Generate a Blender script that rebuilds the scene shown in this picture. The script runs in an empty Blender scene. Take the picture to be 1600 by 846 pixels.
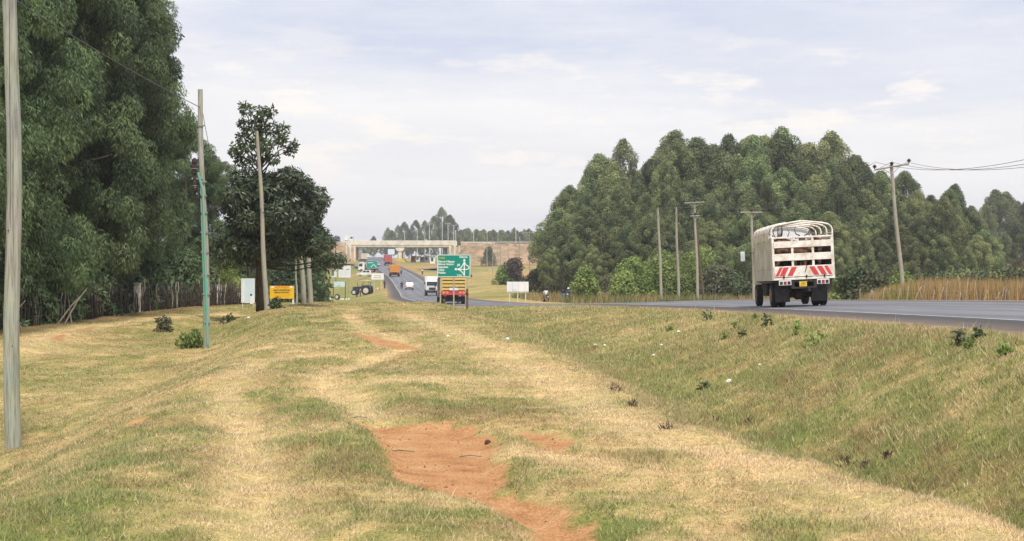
import bpy, bmesh, math, random
import numpy as np
from mathutils import Vector, Matrix

# ------------------------------------------------------------------ camera, world, sun, exposure
scene = bpy.context.scene
COL = scene.collection
EYE = 1.65
FPX = 2400.0            # focal length in photograph pixels (1600 wide), horizon at row 430
cam_data = bpy.data.cameras.new('camera')
cam_data.sensor_width = 36.0
cam_data.lens = FPX / 1600.0 * 36.0
cam_data.clip_start = 0.1
cam_data.clip_end = 9000.0
cam = bpy.data.objects.new('camera', cam_data)
COL.objects.link(cam)
cam.location = (0, 0, EYE)
cam.rotation_euler = (math.radians(90) + 7.0 / FPX, 0, 0)
scene.camera = cam
scene.view_settings.view_transform = 'Standard'
scene.view_settings.look = 'None'
scene.view_settings.exposure = 0.33
scene.view_settings.gamma = 1.0
scene.cycles.max_bounces = 6
scene.cycles.diffuse_bounces = 3
scene.cycles.transmission_bounces = 4
scene.cycles.transparent_max_bounces = 6
scene.cycles.volume_bounces = 0
scene.cycles.use_denoising = True

SUN_ELEV, SUN_AZ = math.radians(57), math.radians(165)   # azimuth clockwise from +Y
world = bpy.data.worlds.new('World')
scene.world = world
world.use_nodes = True
wn, wl = world.node_tree.nodes, world.node_tree.links
wn.clear()
def wnode(t, **kw):
    n = wn.new(t)
    for k, v in kw.items():
        setattr(n, k, v)
    return n
def wmath(op, a, b=None):
    n = wnode('ShaderNodeMath', operation=op)
    for i, v in enumerate((a, b)):
        if v is None: continue
        if isinstance(v, (int, float)): n.inputs[i].default_value = v
        else: wl.new(v, n.inputs[i])
    return n.outputs[0]
sky = wnode('ShaderNodeTexSky', sky_type='NISHITA')
sky.sun_disc = False
sky.sun_elevation = SUN_ELEV
sky.sun_rotation = SUN_AZ
sky.dust_density = 2.5
tc = wnode('ShaderNodeTexCoord')
sx = wnode('ShaderNodeSeparateXYZ'); wl.new(tc.outputs['Generated'], sx.inputs[0])
zc = wmath('ADD', wmath('MAXIMUM', sx.outputs[2], 0.0), 0.055)
u, v = wmath('DIVIDE', sx.outputs[0], zc), wmath('DIVIDE', sx.outputs[1], zc)
cb = wnode('ShaderNodeCombineXYZ'); wl.new(u, cb.inputs[0]); wl.new(v, cb.inputs[1])
def cloud_noise(scale, detail, rough, off, vec=None, sc=(1, 1, 1)):
    mp = wnode('ShaderNodeMapping'); mp.inputs['Location'].default_value = off; mp.inputs['Scale'].default_value = sc
    wl.new(vec or cb.outputs[0], mp.inputs['Vector'])
    n = wnode('ShaderNodeTexNoise'); n.inputs['Scale'].default_value = scale
    n.inputs['Detail'].default_value = detail; n.inputs['Roughness'].default_value = rough
    wl.new(mp.outputs[0], n.inputs['Vector'])
    return n.outputs['Fac']
def wramp(fac, stops):
    r = wnode('ShaderNodeValToRGB'); e = r.color_ramp.elements
    while len(e) < len(stops): e.new(0.5)
    for i, (p, c) in enumerate(stops):
        e[i].position = p; e[i].color = (*c, 1) if not isinstance(c, (int, float)) else (c, c, c, 1)
    wl.new(fac, r.inputs[0]); return r.outputs[0]
def wmix(fac, a, b):
    m = wnode('ShaderNodeMix', data_type='RGBA')
    wl.new(fac, m.inputs[0])
    for s, val in ((6, a), (7, b)):
        if isinstance(val, tuple): m.inputs[s].default_value = (*val, 1)
        else: wl.new(val, m.inputs[s])
    return m.outputs[2]
big = cloud_noise(0.30, 8, 0.58, (3.1, 1.7, 0))
ragged = wmath('ADD', sx.outputs[2], wmath('MULTIPLY', wmath('SUBTRACT', big, 0.5), 0.20))
c1 = wramp(ragged, [(0.0, (8.4, 8.2, 8.15)), (0.075, (8.3, 8.12, 8.1)), (0.110, (8.35, 8.15, 8.05)), (0.122, (7.1, 7.2, 7.7)), (0.15, (5.7, 6.05, 7.25)), (0.5, (6.0, 6.25, 7.1))])
band = wramp(cloud_noise(0.22, 9, 0.6, (5.4, 3.3, 0)), [(0.42, 0.0), (0.64, 0.6)])
c1 = wmix(band, c1, (7.1, 7.15, 7.55))
wisps = wramp(cloud_noise(0.55, 10, 0.62, (0.4, 8.2, 0)), [(0.47, 0.0), (0.68, 0.75)])
c1 = wmix(wisps, c1, (8.5, 8.3, 8.25))
puffs = wramp(cloud_noise(1.0, 8, 0.6, (2.4, 0.9, 2.05), tc.outputs['Generated'], (13, 13, 52)), [(0.53, 0.0), (0.63, 0.8)])
lowonly = wramp(sx.outputs[2], [(0.05, 0.0), (0.075, 1.0), (0.115, 1.0), (0.16, 0.15)])
c2 = wmix(wmath('MULTIPLY', puffs, lowonly), c1, (9.1, 8.5, 7.9))
cover = wramp(cloud_noise(0.3, 5, 0.6, (7.3, 2.2, 0)), [(0.25, 0.98), (0.75, 0.90)])
skyc = wmix(cover, sky.outputs[0], c2)
bg = wnode('ShaderNodeBackground'); bg.inputs['Strength'].default_value = 0.1
wl.new(skyc, bg.inputs['Color'])
wo = wnode('ShaderNodeOutputWorld'); wl.new(bg.outputs[0], wo.inputs['Surface'])

sun_data = bpy.data.lights.new('sun', 'SUN')
sun_data.energy = 3.0
sun_data.angle = math.radians(6)
sun_data.color = (1.0, 0.95, 0.87)
sun = bpy.data.objects.new('sun', sun_data)
COL.objects.link(sun)
sd = Vector((math.sin(SUN_AZ) * math.cos(SUN_ELEV), math.cos(SUN_AZ) * math.cos(SUN_ELEV), math.sin(SUN_ELEV)))
sun.rotation_euler = (-sd).to_track_quat('-Z', 'Y').to_euler()
sun.location = sd * 60

# ------------------------------------------------------------------ materials
MATS = {}
def _new(name):
    m = bpy.data.materials.new(name); m.use_nodes = True
    nt = m.node_tree
    return m, nt.nodes, nt.links, nt.nodes['Principled BSDF']
def plain(name, col, rough=0.6, metal=0.0, var=0.12, scale=6.0, bump=0.0, dirt=None, spec=0.4, emit=None):
    """paint / wood / metal with soft blotchy variation and optional grime"""
    if name in MATS: return MATS[name]
    m, n, l, p = _new(name)
    tcn = n.new('ShaderNodeTexCoord')
    nz = n.new('ShaderNodeTexNoise'); nz.inputs['Scale'].default_value = scale; nz.inputs['Detail'].default_value = 6
    nz.inputs['Roughness'].default_value = 0.65
    l.new(tcn.outputs['Object'], nz.inputs['Vector'])
    r = n.new('ShaderNodeValToRGB')
    lo = tuple(max(0, c * (1 - var)) for c in col); hi = tuple(min(1, c * (1 + var)) for c in col)
    if dirt: lo = dirt
    r.color_ramp.elements[0].position = 0.36; r.color_ramp.elements[0].color = (*lo, 1)
    r.color_ramp.elements[1].position = 0.58; r.color_ramp.elements[1].color = (*hi, 1)
    l.new(nz.outputs['Fac'], r.inputs[0]); l.new(r.outputs[0], p.inputs['Base Color'])
    p.inputs['Roughness'].default_value = rough; p.inputs['Metallic'].default_value = metal
    p.inputs['Specular IOR Level'].default_value = spec
    if bump:
        b = n.new('ShaderNodeBump'); b.inputs['Strength'].default_value = bump; b.inputs['Distance'].default_value = 0.03
        l.new(nz.outputs['Fac'], b.inputs['Height']); l.new(b.outputs[0], p.inputs['Normal'])
    MATS[name] = m
    return m
def wood(name, col, dark, stretch=0.12, scale=26.0):
    if name in MATS: return MATS[name]
    m, n, l, p = _new(name)
    tcn = n.new('ShaderNodeTexCoord'); mp = n.new('ShaderNodeMapping'); mp.inputs['Scale'].default_value = (1, 1, stretch)
    l.new(tcn.outputs['Object'], mp.inputs['Vector'])
    nz = n.new('ShaderNodeTexNoise'); nz.inputs['Scale'].default_value = scale; nz.inputs['Detail'].default_value = 8; nz.inputs['Roughness'].default_value = 0.7
    l.new(mp.outputs[0], nz.inputs['Vector'])
    n2 = n.new('ShaderNodeTexNoise'); n2.inputs['Scale'].default_value = 1.3; n2.inputs['Detail'].default_value = 4
    l.new(tcn.outputs['Object'], n2.inputs['Vector'])
    r = n.new('ShaderNodeValToRGB'); r.color_ramp.elements[0].position = 0.34; r.color_ramp.elements[0].color = (*dark, 1)
    r.color_ramp.elements[1].position = 0.56; r.color_ramp.elements[1].color = (*col, 1)
    l.new(nz.outputs['Fac'], r.inputs[0])
    mx = n.new('ShaderNodeMix'); mx.data_type = 'RGBA'; mx.blend_type = 'MULTIPLY'; mx.inputs[0].default_value = 0.35
    l.new(r.outputs[0], mx.inputs[6]); l.new(n2.outputs['Color'], mx.inputs[7])
    l.new(mx.outputs[2], p.inputs['Base Color']); p.inputs['Roughness'].default_value = 0.85
    p.inputs['Specular IOR Level'].default_value = 0.2
    b = n.new('ShaderNodeBump'); b.inputs['Strength'].default_value = 0.5; b.inputs['Distance'].default_value = 0.01
    l.new(nz.outputs['Fac'], b.inputs['Height']); l.new(b.outputs[0], p.inputs['Normal'])
    MATS[name] = m
    return m
def foliage(name, dark, light, trans=0.25, rough=0.55, spec=0.25, objvar=0.12):
    """leaf colour runs from dark to light by the per-leaf attribute; each tree shifts a little"""
    if name in MATS: return MATS[name]
    m, n, l, p = _new(name)
    at = n.new('ShaderNodeAttribute'); at.attribute_name = 'shade'
    r = n.new('ShaderNodeValToRGB'); r.color_ramp.elements[0].color = (*dark, 1); r.color_ramp.elements[1].color = (*light, 1)
    l.new(at.outputs['Fac'], r.inputs[0])
    oi = n.new('ShaderNodeObjectInfo')
    hs = n.new('ShaderNodeHueSaturation')
    mr = n.new('ShaderNodeMapRange'); mr.inputs['To Min'].default_value = 1 - objvar * 1.6; mr.inputs['To Max'].default_value = 1 + objvar * 1.6
    l.new(oi.outputs['Random'], mr.inputs['Value']); l.new(mr.outputs[0], hs.inputs['Value'])
    mr2 = n.new('ShaderNodeMapRange'); mr2.inputs['To Min'].default_value = 0.5 - objvar * 0.13; mr2.inputs['To Max'].default_value = 0.5 + objvar * 0.03
    wn2 = n.new('ShaderNodeMath'); wn2.operation = 'FRACT'; wm = n.new('ShaderNodeMath'); wm.operation = 'MULTIPLY'; wm.inputs[1].default_value = 7.31
    l.new(oi.outputs['Random'], wm.inputs[0]); l.new(wm.outputs[0], wn2.inputs[0]); l.new(wn2.outputs[0], mr2.inputs['Value']); l.new(mr2.outputs[0], hs.inputs['Hue'])
    l.new(r.outputs[0], hs.inputs['Color']); l.new(hs.outputs[0], p.inputs['Base Color'])
    p.inputs['Roughness'].default_value = rough; p.inputs['Specular IOR Level'].default_value = spec
    tr = n.new('ShaderNodeBsdfTranslucent'); l.new(hs.outputs[0], tr.inputs['Color'])
    ms = n.new('ShaderNodeMixShader'); ms.inputs[0].default_value = trans
    out = n['Material Output']
    l.new(p.outputs[0], ms.inputs[1]); l.new(tr.outputs[0], ms.inputs[2]); l.new(ms.outputs[0], out.inputs['Surface'])
    MATS[name] = m
    return m
def glassy(name, col=(0.02, 0.025, 0.03)):
    if name in MATS: return MATS[name]
    m, n, l, p = _new(name)
    p.inputs['Base Color'].default_value = (*col, 1); p.inputs['Roughness'].default_value = 0.12
    p.inputs['Specular IOR Level'].default_value = 0.6
    MATS[name] = m
    return m

# ------------------------------------------------------------------ object helpers
def thing(name, label, cat, loc=(0, 0, 0), rotz=0.0, group=None, rot=None):
    o = bpy.data.objects.new(name, None); COL.objects.link(o)
    o.empty_display_size = 0.3
    o.location = loc; o.rotation_euler = rot if rot else (0, 0, rotz)
    o['label'] = label; o['category'] = cat
    if group: o['group'] = group
    return o
def tag(o, label=None, cat=None, group=None, kind=None):
    if label: o['label'] = label
    if cat: o['category'] = cat
    if group: o['group'] = group
    if kind: o['kind'] = kind
    return o
def link(name, me, mat=None, parent=None, loc=None, rot=None):
    o = bpy.data.objects.new(name, me); COL.objects.link(o)
    if mat is not None:
        me.materials.clear(); me.materials.append(mat)
    if parent is not None: o.parent = parent
    if loc is not None: o.location = loc
    if rot is not None: o.rotation_euler = rot
    return o
def np_mesh(name, verts, faces, attrs=None, smooth=False):
    """verts (n,3), faces (m,k) with one k"""
    me = bpy.data.meshes.new(name)
    verts = np.asarray(verts, dtype=np.float32); faces = np.asarray(faces, dtype=np.int32)
    m, k = faces.shape
    me.vertices.add(len(verts)); me.vertices.foreach_set('co', verts.ravel())
    me.loops.add(m * k); me.loops.foreach_set('vertex_index', faces.ravel())
    me.polygons.add(m); me.polygons.foreach_set('loop_start', np.arange(0, m * k, k, dtype=np.int32))
    if smooth: me.polygons.foreach_set('use_smooth', np.ones(m, dtype=bool))
    me.update(calc_edges=True)
    for an, (typ, arr) in (attrs or {}).items():
        a = me.attributes.new(an, typ, 'POINT')
        a.data.foreach_set('color' if typ == 'FLOAT_COLOR' else 'value', np.asarray(arr, dtype=np.float32).ravel())
    return me

class B:
    """collects boxes, tubes and prisms, then links them as ONE mesh"""
    def __init__(s): s.v = []; s.f = []
    def add(s, vs, fs):
        o = len(s.v); s.v += [tuple(q) for q in vs]; s.f += [tuple(i + o for i in f) for f in fs]; return s
    def box(s, x0, x1, y0, y1, z0, z1):
        vs = [(x0, y0, z0), (x1, y0, z0), (x1, y1, z0), (x0, y1, z0), (x0, y0, z1), (x1, y0, z1), (x1, y1, z1), (x0, y1, z1)]
        return s.add(vs, [(0, 3, 2, 1), (4, 5, 6, 7), (0, 1, 5, 4), (1, 2, 6, 5), (2, 3, 7, 6), (3, 0, 4, 7)])
    def hexa(s, vs):
        return s.add(vs, [(0, 3, 2, 1), (4, 5, 6, 7), (0, 1, 5, 4), (1, 2, 6, 5), (2, 3, 7, 6), (3, 0, 4, 7)])
    def tube(s, pts, rad, seg=8, cap=True):
        pts = [Vector(p) for p in pts]; n = len(pts)
        if isinstance(rad, (int, float)): rad = [rad] * n
        o = len(s.v); prev = None
        for i, p in enumerate(pts):
            t = (pts[min(i + 1, n - 1)] - pts[max(i - 1, 0)]).normalized()
            if prev is None:
                a = Vector((0, 0, 1)) if abs(t.z) < 0.9 else Vector((1, 0, 0))
                xa = t.cross(a).normalized()
            else:
                xa = (prev - t * prev.dot(t)).normalized()
            prev = xa; ya = t.cross(xa)
            for k in range(seg):
                th = 2 * math.pi * k / seg
                s.v.append(tuple(p + xa * (math.cos(th) * rad[i]) + ya * (math.sin(th) * rad[i])))
        for i in range(n - 1):
            for k in range(seg):
                a, b = o + i * seg + k, o + i * seg + (k + 1) % seg
                s.f.append((a, b, b + seg, a + seg))
        if cap:
            s.f.append(tuple(o + k for k in range(seg))[::-1]); s.f.append(tuple(o + (n - 1) * seg + k for k in range(seg)))
        return s
    def prism(s, poly, axis, a, b):
        """poly: 2D points in the plane perpendicular to axis (x: (y,z); y: (x,z); z: (x,y))"""
        def mk(p, t): return (t, p[0], p[1]) if axis == 'x' else ((p[0], t, p[1]) if axis == 'y' else (p[0], p[1], t))
        n = len(poly); o = len(s.v)
        s.v += [mk(p, a) for p in poly] + [mk(p, b) for p in poly]
        s.f += [tuple(o + i for i in range(n)), tuple(o + n + i for i in range(n))[::-1]]
        s.f += [(o + i, o + n + i, o + n + (i + 1) % n, o + (i + 1) % n) for i in range(n)]
        return s
    def lathe(s, prof, c, axis='x', seg=20):
        """prof: (t, r) along axis"""
        o = len(s.v); n = len(prof)
        for t, r in prof:
            for k in range(seg):
                th = 2 * math.pi * k / seg; a, b = r * math.cos(th), r * math.sin(th)
                s.v.append((c[0] + t, c[1] + a, c[2] + b) if axis == 'x' else ((c[0] + a, c[1] + t, c[2] + b) if axis == 'y' else (c[0] + a, c[1] + b, c[2] + t)))
        for i in range(n - 1):
            for k in range(seg):
                a, b = o + i * seg + k, o + i * seg + (k + 1) % seg
                s.f.append((a, b, b + seg, a + seg))
        s.f.append(tuple(o + k for k in range(seg))[::-1]); s.f.append(tuple(o + (n - 1) * seg + k for k in range(seg)))
        return s
    def mesh(s, name, smooth=None):
        me = bpy.data.meshes.new(name); me.from_pydata(s.v, [], s.f); me.update()
        bm = bmesh.new(); bm.from_mesh(me); bmesh.ops.recalc_face_normals(bm, faces=bm.faces); bm.to_mesh(me); bm.free()
        if smooth is not None:
            me.shade_smooth() if smooth is True else None
        return me
    def build(s, name, mat, parent=None, bevel=0.0, smooth=None, loc=None, rot=None):
        me = s.mesh(name, smooth)
        o = link(name, me, mat, parent, loc, rot)
        if bevel:
            b = o.modifiers.new('bevel', 'BEVEL'); b.width = bevel; b.segments = 2; b.limit_method = 'ANGLE'; b.angle_limit = math.radians(40)
        if smooth == 'auto':
            me.shade_smooth()
            me.set_sharp_from_angle(angle=math.radians(38)) if hasattr(me, 'set_sharp_from_angle') else None
        return o

def copy_tree(o, parent=None):
    c = o.copy(); COL.objects.link(c)
    if parent is not None: c.parent = parent
    for ch in list(o.children): copy_tree(ch, c)
    return c
def text(s, size, mat, parent, loc, rot=(math.radians(90), 0, 0), align='LEFT', name='lettering', xs=1.0, bold=0.0):
    cu = bpy.data.curves.new(name, 'FONT'); cu.body = s; cu.size = size; cu.align_x = align; cu.align_y = 'BOTTOM_BASELINE'
    cu.extrude = 0.002; cu.offset = bold; cu.resolution_u = 3
    cu.materials.append(mat)
    tmp = bpy.data.objects.new(name, cu); COL.objects.link(tmp)
    dg = bpy.context.evaluated_depsgraph_get(); me = bpy.data.meshes.new_from_object(tmp.evaluated_get(dg))
    bpy.data.objects.remove(tmp); bpy.data.curves.remove(cu); me.materials.clear()
    o = link(name, me, mat, parent, loc, rot); o.scale = (xs, 1, 1)
    return o

# ------------------------------------------------------------------ terrain functions
def pchip(pts):
    xs = np.array([p[0] for p in pts], float); ys = np.array([p[1] for p in pts], float)
    h = np.diff(xs); d = np.diff(ys) / h
    m = np.zeros_like(ys)
    for i in range(1, len(xs) - 1):
        if d[i - 1] * d[i] > 0:
            w1, w2 = 2 * h[i] + h[i - 1], h[i] + 2 * h[i - 1]
            m[i] = (w1 + w2) / (w1 / d[i - 1] + w2 / d[i])
    m[0], m[-1] = d[0], d[-1]
    def f(x):
        x = np.clip(np.asarray(x, float), xs[0], xs[-1])
        i = np.clip(np.searchsorted(xs, x) - 1, 0, len(xs) - 2)
        t = (x - xs[i]) / h[i]
        return ((1 + 2 * t) * (1 - t) ** 2 * ys[i] + t * (1 - t) ** 2 * h[i] * m[i] + t * t * (3 - 2 * t) * ys[i + 1] + t * t * (t - 1) * h[i] * m[i + 1])
    return f
def smooth(t):
    t = np.clip(t, 0, 1); return t * t * (3 - 2 * t)
def _hash(ix, iy, seed):
    h = (ix.astype(np.int64) * 374761393 + iy.astype(np.int64) * 668265263 + seed * 1274126177) & 0xFFFFFFFF
    h = ((h ^ (h >> 13)) * 1274126177) & 0xFFFFFFFF
    return ((h ^ (h >> 16)) & 0xFFFF) / 65535.0
def vnoise(x, y, seed=0):
    x = np.asarray(x, float); y = np.asarray(y, float)
    ix, iy = np.floor(x), np.floor(y); fx, fy = x - ix, y - iy
    fx, fy = fx * fx * (3 - 2 * fx), fy * fy * (3 - 2 * fy)
    a, b = _hash(ix, iy, seed), _hash(ix + 1, iy, seed)
    c, d = _hash(ix, iy + 1, seed), _hash(ix + 1, iy + 1, seed)
    return (a + (b - a) * fx) * (1 - fy) + (c + (d - c) * fx) * fy
def fbm(x, y, seed=0, octv=4):
    s, a, t = 0.0, 1.0, 0.0
    for i in range(octv):
        s = s + a * vnoise(x * 2 ** i + 17.3 * i, y * 2 ** i - 9.1 * i, seed + i); t += a; a *= 0.55
    return s / t
XE = pchip([(-80, 1.5), (-40, 4.4), (0, 6.4), (22, 7.4), (46, 7.8), (60, 7.75), (72, 7.4), (85, 6.4), (100, 4.0), (125, -1.5), (158, -9.2), (190, -14.3), (218, -17.6), (260, -21.0), (300, -24.4), (384, -33), (500, -46.5), (630, -61.5), (800, -80), (1200, -122), (2600, -260)])
ZR = pchip([(-80, 1.2), (0, 0.98), (22, 0.8), (46, 0.48), (60, 0.28), (85, -0.1), (100, -0.32), (125, -0.9), (158, -1.42), (190, -1.55), (218, -1.55), (260, -1.5), (300, -1.25), (340, -0.1), (384, 1.2), (500, 4.3), (630, 7.7), (800, 11), (1200, 14), (2600, 15)])
SL = pchip([(-80, 0.035), (90, 0.035), (150, 0.02), (250, 0.005), (2600, 0.0)])
RW = 11.0
XV = pchip([(-80, 0.5), (0, 3.2), (10, 2.9), (18, 1.7), (30, 0.7), (44, -0.7), (66, -2.8), (85, -4.6), (110, -8), (140, -14), (200, -24), (2600, -270)])
DD = pchip([(-80, 0.72), (60, 0.74), (85, 0.52), (110, 0.25), (150, 0.12), (2600, 0.1)])
ZL = pchip([(-80, 0.0), (90, 0.0), (118, -1.0), (160, -1.9), (220, -2.5), (290, -2.7), (340, -2.2), (400, -0.8), (500, 2.7), (600, 6.1), (700, 8.3), (900, 11.5), (1200, 14), (2600, 15)])
ZLOW = pchip([(-80, -1.05), (24, -1.08), (60, -0.98), (80, -0.8), (107, -0.65), (140, -0.9), (200, -2.0), (290, -2.7), (340, -2.2), (400, -0.8), (500, 2.7), (600, 6.1), (700, 8.3), (900, 11.5), (1200, 14), (2600, 15)])
XP = pchip([(-80, -1.0), (0, -2.4), (10, -2.8), (24, -4.2), (54, -7.4), (77, -11.4), (100, -12), (150, -18), (2600, -100)])
ZRT = pchip([(-80, 0.6), (40, 0.4), (70, 0.1), (100, -0.3), (126, -0.7), (158, -1.25), (175, -1.4), (230, -1.0), (300, -0.2), (400, 1.65), (500, 3.7), (600, 6.1), (700, 8.3), (900, 11.5), (1200, 14), (2600, 15)])

def px2ground(px, py, z=0.0):
    y = (EYE - z) * FPX / (py - 430.0); return ((px - 800.0) / FPX * y, y)
def at(px, py, y):
    return ((px - 800.0) / FPX * y, y, EYE + (430.0 - py) / FPX * y)
def seg_dist(x, y, pts, ys=1.0):
    best = np.full(np.shape(x), 1e9)
    for (x0, y0), (x1, y1) in zip(pts[:-1], pts[1:]):
        dx, dy = x1 - x0, (y1 - y0) * ys
        t = np.clip(((x - x0) * dx + (y - y0) * ys * dy) / (dx * dx + dy * dy + 1e-9), 0, 1)
        best = np.minimum(best, np.hypot(x - x0 - t * dx, (y - y0) * ys - t * dy))
    return best
def poly_sd(x, y, pts):
    """signed distance, negative inside"""
    d = seg_dist(x, y, pts + [pts[0]]); ins = np.zeros(np.shape(x), bool)
    for (x0, y0), (x1, y1) in zip(pts, pts[1:] + [pts[0]]):
        c = ((y0 > y) != (y1 > y)) & (x < (x1 - x0) * (y - y0) / (y1 - y0 + 1e-12) + x0); ins ^= c
    return np.where(ins, -d, d)
DIRT_POLY = [px2ground(*p) for p in [(562, 648), (650, 652), (735, 662), (775, 682), (768, 712), (800, 735), (775, 752), (815, 762), (850, 772), (880, 790), (915, 812), (955, 850), (1010, 930), (915, 930), (870, 850), (830, 812), (775, 782), (715, 766), (655, 754), (622, 738), (612, 705), (588, 672)]]
DIRT2 = [px2ground(*p) for p in [(805, 672), (870, 676), (905, 690), (890, 705), (835, 695)]]
DIRT3 = [px2ground(*p) for p in [(545, 510), (590, 528), (655, 538), (650, 544), (590, 540), (550, 524)]]
TRACKS = [([(-15.8, 50), (-17.6, 58), (-19.2, 66), (-18.8, 76), (-16.5, 90)], 1.1)] + [([px2ground(*p) for p in q], w) for q, w in [
    ([(405, 900), (400, 810), (390, 740), (385, 675), (360, 610), (365, 585), (400, 565), (475, 555), (550, 550)], 0.34),
    ([(580, 650), (560, 620), (510, 600), (508, 582), (560, 565), (620, 550), (640, 540), (600, 525), (560, 505), (545, 492), (560, 480)], 0.34),
    ([(1560, 850), (1250, 765), (1010, 672), (890, 605), (770, 548), (690, 515), (630, 492)], 0.6),
    ([(560, 600), (680, 590), (780, 585)], 0.35), ([(1000, 740), (800, 700)], 0.3)]]
GREENS = [([px2ground(*p) for p in q], w) for q, w in [
    ([(100, 830), (420, 815), (640, 795), (820, 835)], 0.45), ([(930, 842), (1200, 842), (1400, 850)], 0.5), ([(600, 632), (760, 628), (960, 622)], 0.4),
    ([(575, 690), (592, 720), (600, 745)], 0.22), ([(880, 700), (960, 720)], 0.25), ([(140, 720), (330, 700)], 0.5), ([(400, 610), (520, 600)], 0.5), ([(560, 515), (450, 500)], 0.9)]]

def ground(x, y):
    x = np.asarray(x, float); y = np.asarray(y, float)
    xe, zr, s, xv, zv = XE(y), ZR(y), SL(y), XV(y), ZL(y)
    z = zv + (ZLOW(y) - zv) * smooth((XP(y) - x) / 3.8)
    # small step and old track on the low left side
    z = z + 0.18 * smooth((-15.5 - x) / 1.5) * smooth((60 - np.abs(y - 70)) / 30)
    # ditch and embankment
    zd = np.minimum(zv, zr) - DD(y)
    w = np.maximum(xe - 0.35 - xv, 0.5); uu = (x - xv) / w
    dit = np.where(uu < 0.38, zv + (zd - zv) * smooth(uu / 0.38), zd + (zr - 0.03 - zd) * (0.45 * smooth((uu - 0.38) / 0.62) + 0.55 * np.clip((uu - 0.38) / 0.62, 0, 1)))
    z = np.where((uu > 0) & (x < xe), dit, z)
    # rolling relief away from the road
    away = smooth((xe - 1.2 - x) / 2.0)
    near = 1.0 / (1.0 + (y / 120.0) ** 2)
    calm = 0.06 + 0.94 * smooth((poly_sd(x, y, DIRT_POLY) + 0.1) / 1.6)
    near = near * calm
    z = z + away * near * (0.24 * (fbm(x * 0.16, y * 0.1, 3) - 0.5) + 0.24 * (fbm(x * 0.6, y * 0.4, 8) - 0.5) + 0.085 * (fbm(x * 2.4, y * 2.0, 5, 4) - 0.5))
    z = z - away * 0.13 * smooth((0.22 - poly_sd(x, y, DIRT_POLY)) / 0.4) - away * 0.06 * smooth((0.2 - poly_sd(x, y, DIRT2)) / 0.4) - away * 0.12 * smooth((0.3 - poly_sd(x, y, DIRT3)) / 0.6)
    for pts, wd in TRACKS[1:3]:
        z = z - away * 0.06 * np.exp(-(seg_dist(x, y, pts) / (wd * 1.2)) ** 2)
    z = z + 0.0
    on = (x >= xe) & (x <= xe + RW)
    z = np.where(on, zr + s * (x - xe) - 0.16, z)
    far = zr + s * RW; tt = (x - xe - RW)
    zright = ZRT(y) + 0.8 * (fbm(x * 0.02, y * 0.02, 21) - 0.5) * smooth(tt / 30.0)
    z = np.where(tt > 0, far - 0.06 + (zright - far) * smooth(tt / 9.0) + 0.12 * (fbm(x * 0.5, y * 0.4, 14) - 0.5) * smooth((tt - 0.6) / 3.0), z)
    return z
def surf(x, y):
    xe = float(XE(y))
    if xe <= x <= xe + RW: return float(ZR(y) + SL(y) * (x - xe))
    return float(ground(x, y))
def heading(y): return -math.atan2(float(XE(y + 2) - XE(y - 2)), 4.0)
def dryness(x, y):
    far = smooth((y - 110) / 60)
    d = 0.505 + 0.6 * (fbm(x * 0.4, y * 0.22, 31, 4) - 0.5) + 0.8 * (fbm(x * 1.5, y * 0.6, 37, 4) - 0.5) + 0.6 * (fbm(x * 4.5, y * 1.8, 39, 3) - 0.5) + 0.5 * (vnoise(x * 11, y * 4.5, 40) - 0.5)
    d = d * (1 - far) + far * (0.42 + 1.3 * (fbm(x * 0.05, y * 0.022, 33, 5) - 0.5))
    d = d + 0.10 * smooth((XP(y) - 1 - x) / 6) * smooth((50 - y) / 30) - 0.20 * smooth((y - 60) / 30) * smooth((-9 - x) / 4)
    for pts, w in TRACKS: d = d + (0.3 + 0.3 * fbm(x * 2, y * 1.2, 41, 3)) * np.exp(-(seg_dist(x, y, pts, 0.6) / w) ** 2)
    for pts, w in GREENS: d = d - 0.75 * smooth((fbm(x * 1.6, y * 0.9, 43, 4) - 0.30) / 0.4) * np.exp(-(seg_dist(x, y, pts, 0.5) / (w * 1.7)) ** 2)
    uu = (x - XV(y)) / np.maximum(XE(y) - XV(y), 0.5)
    dd = d * 0.85 - 0.02 - 0.16 * np.exp(-((uu - 0.36) / 0.16) ** 2) + 0.22 * smooth((uu - 0.92) / 0.06)
    d = d + (dd - d) * smooth((uu + 0.12 * (fbm(x * 1.3, y * 0.7, 49) - 0.5)) / 0.30)
    d = np.where(x > XE(y) + RW, d - 0.12, d)
    return np.clip(d, 0, 1)
def dirtness(x, y):
    """>0.5 where bare red soil shows"""
    j = 0.22 * (fbm(x * 3.2, y * 2.4, 51, 4) - 0.5)
    k = np.minimum(y / 12.0, 6.0)
    m = 0.56 - (poly_sd(x, y, DIRT_POLY) + 1.3 * j) / (0.55)
    m = np.maximum(m, 0.47 - (poly_sd(x, y, DIRT2) + j * 1.6) / 0.6)
    m = np.maximum(m, 0.5 - (poly_sd(x, y, DIRT3) + j * 2) / 0.7)
    lt = [(-17.0, 57), (-18.6, 64), (-18.9, 70)]
    m = np.maximum(m, 0.62 - (seg_dist(x, y, lt) + j * 3) / 1.3)
    m = np.maximum(m, (fbm(x * 0.9, y * 0.55, 57, 4) - 0.83) * 6 * smooth((90 - y) / 30) + 0.4)
    # red earth on the far slope and around the ramps
    m = np.maximum(m, smooth((y - 330) / 60) * (fbm(x * 0.06, y * 0.03, 61) - 0.56) * 6 + 0.2 * smooth((y - 330) / 60))
    return np.clip(m, 0, 1)
C_STRAW, C_STRAW2 = np.array([0.635, 0.495, 0.305]), np.array([0.42, 0.30, 0.17])
C_GREEN, C_OLIVE = np.array([0.29, 0.325, 0.125]), np.array([0.43, 0.385, 0.19])
C_DIRT, C_DIRT2 = np.array([0.45, 0.20, 0.075]), np.array([0.30, 0.125, 0.055])
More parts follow.
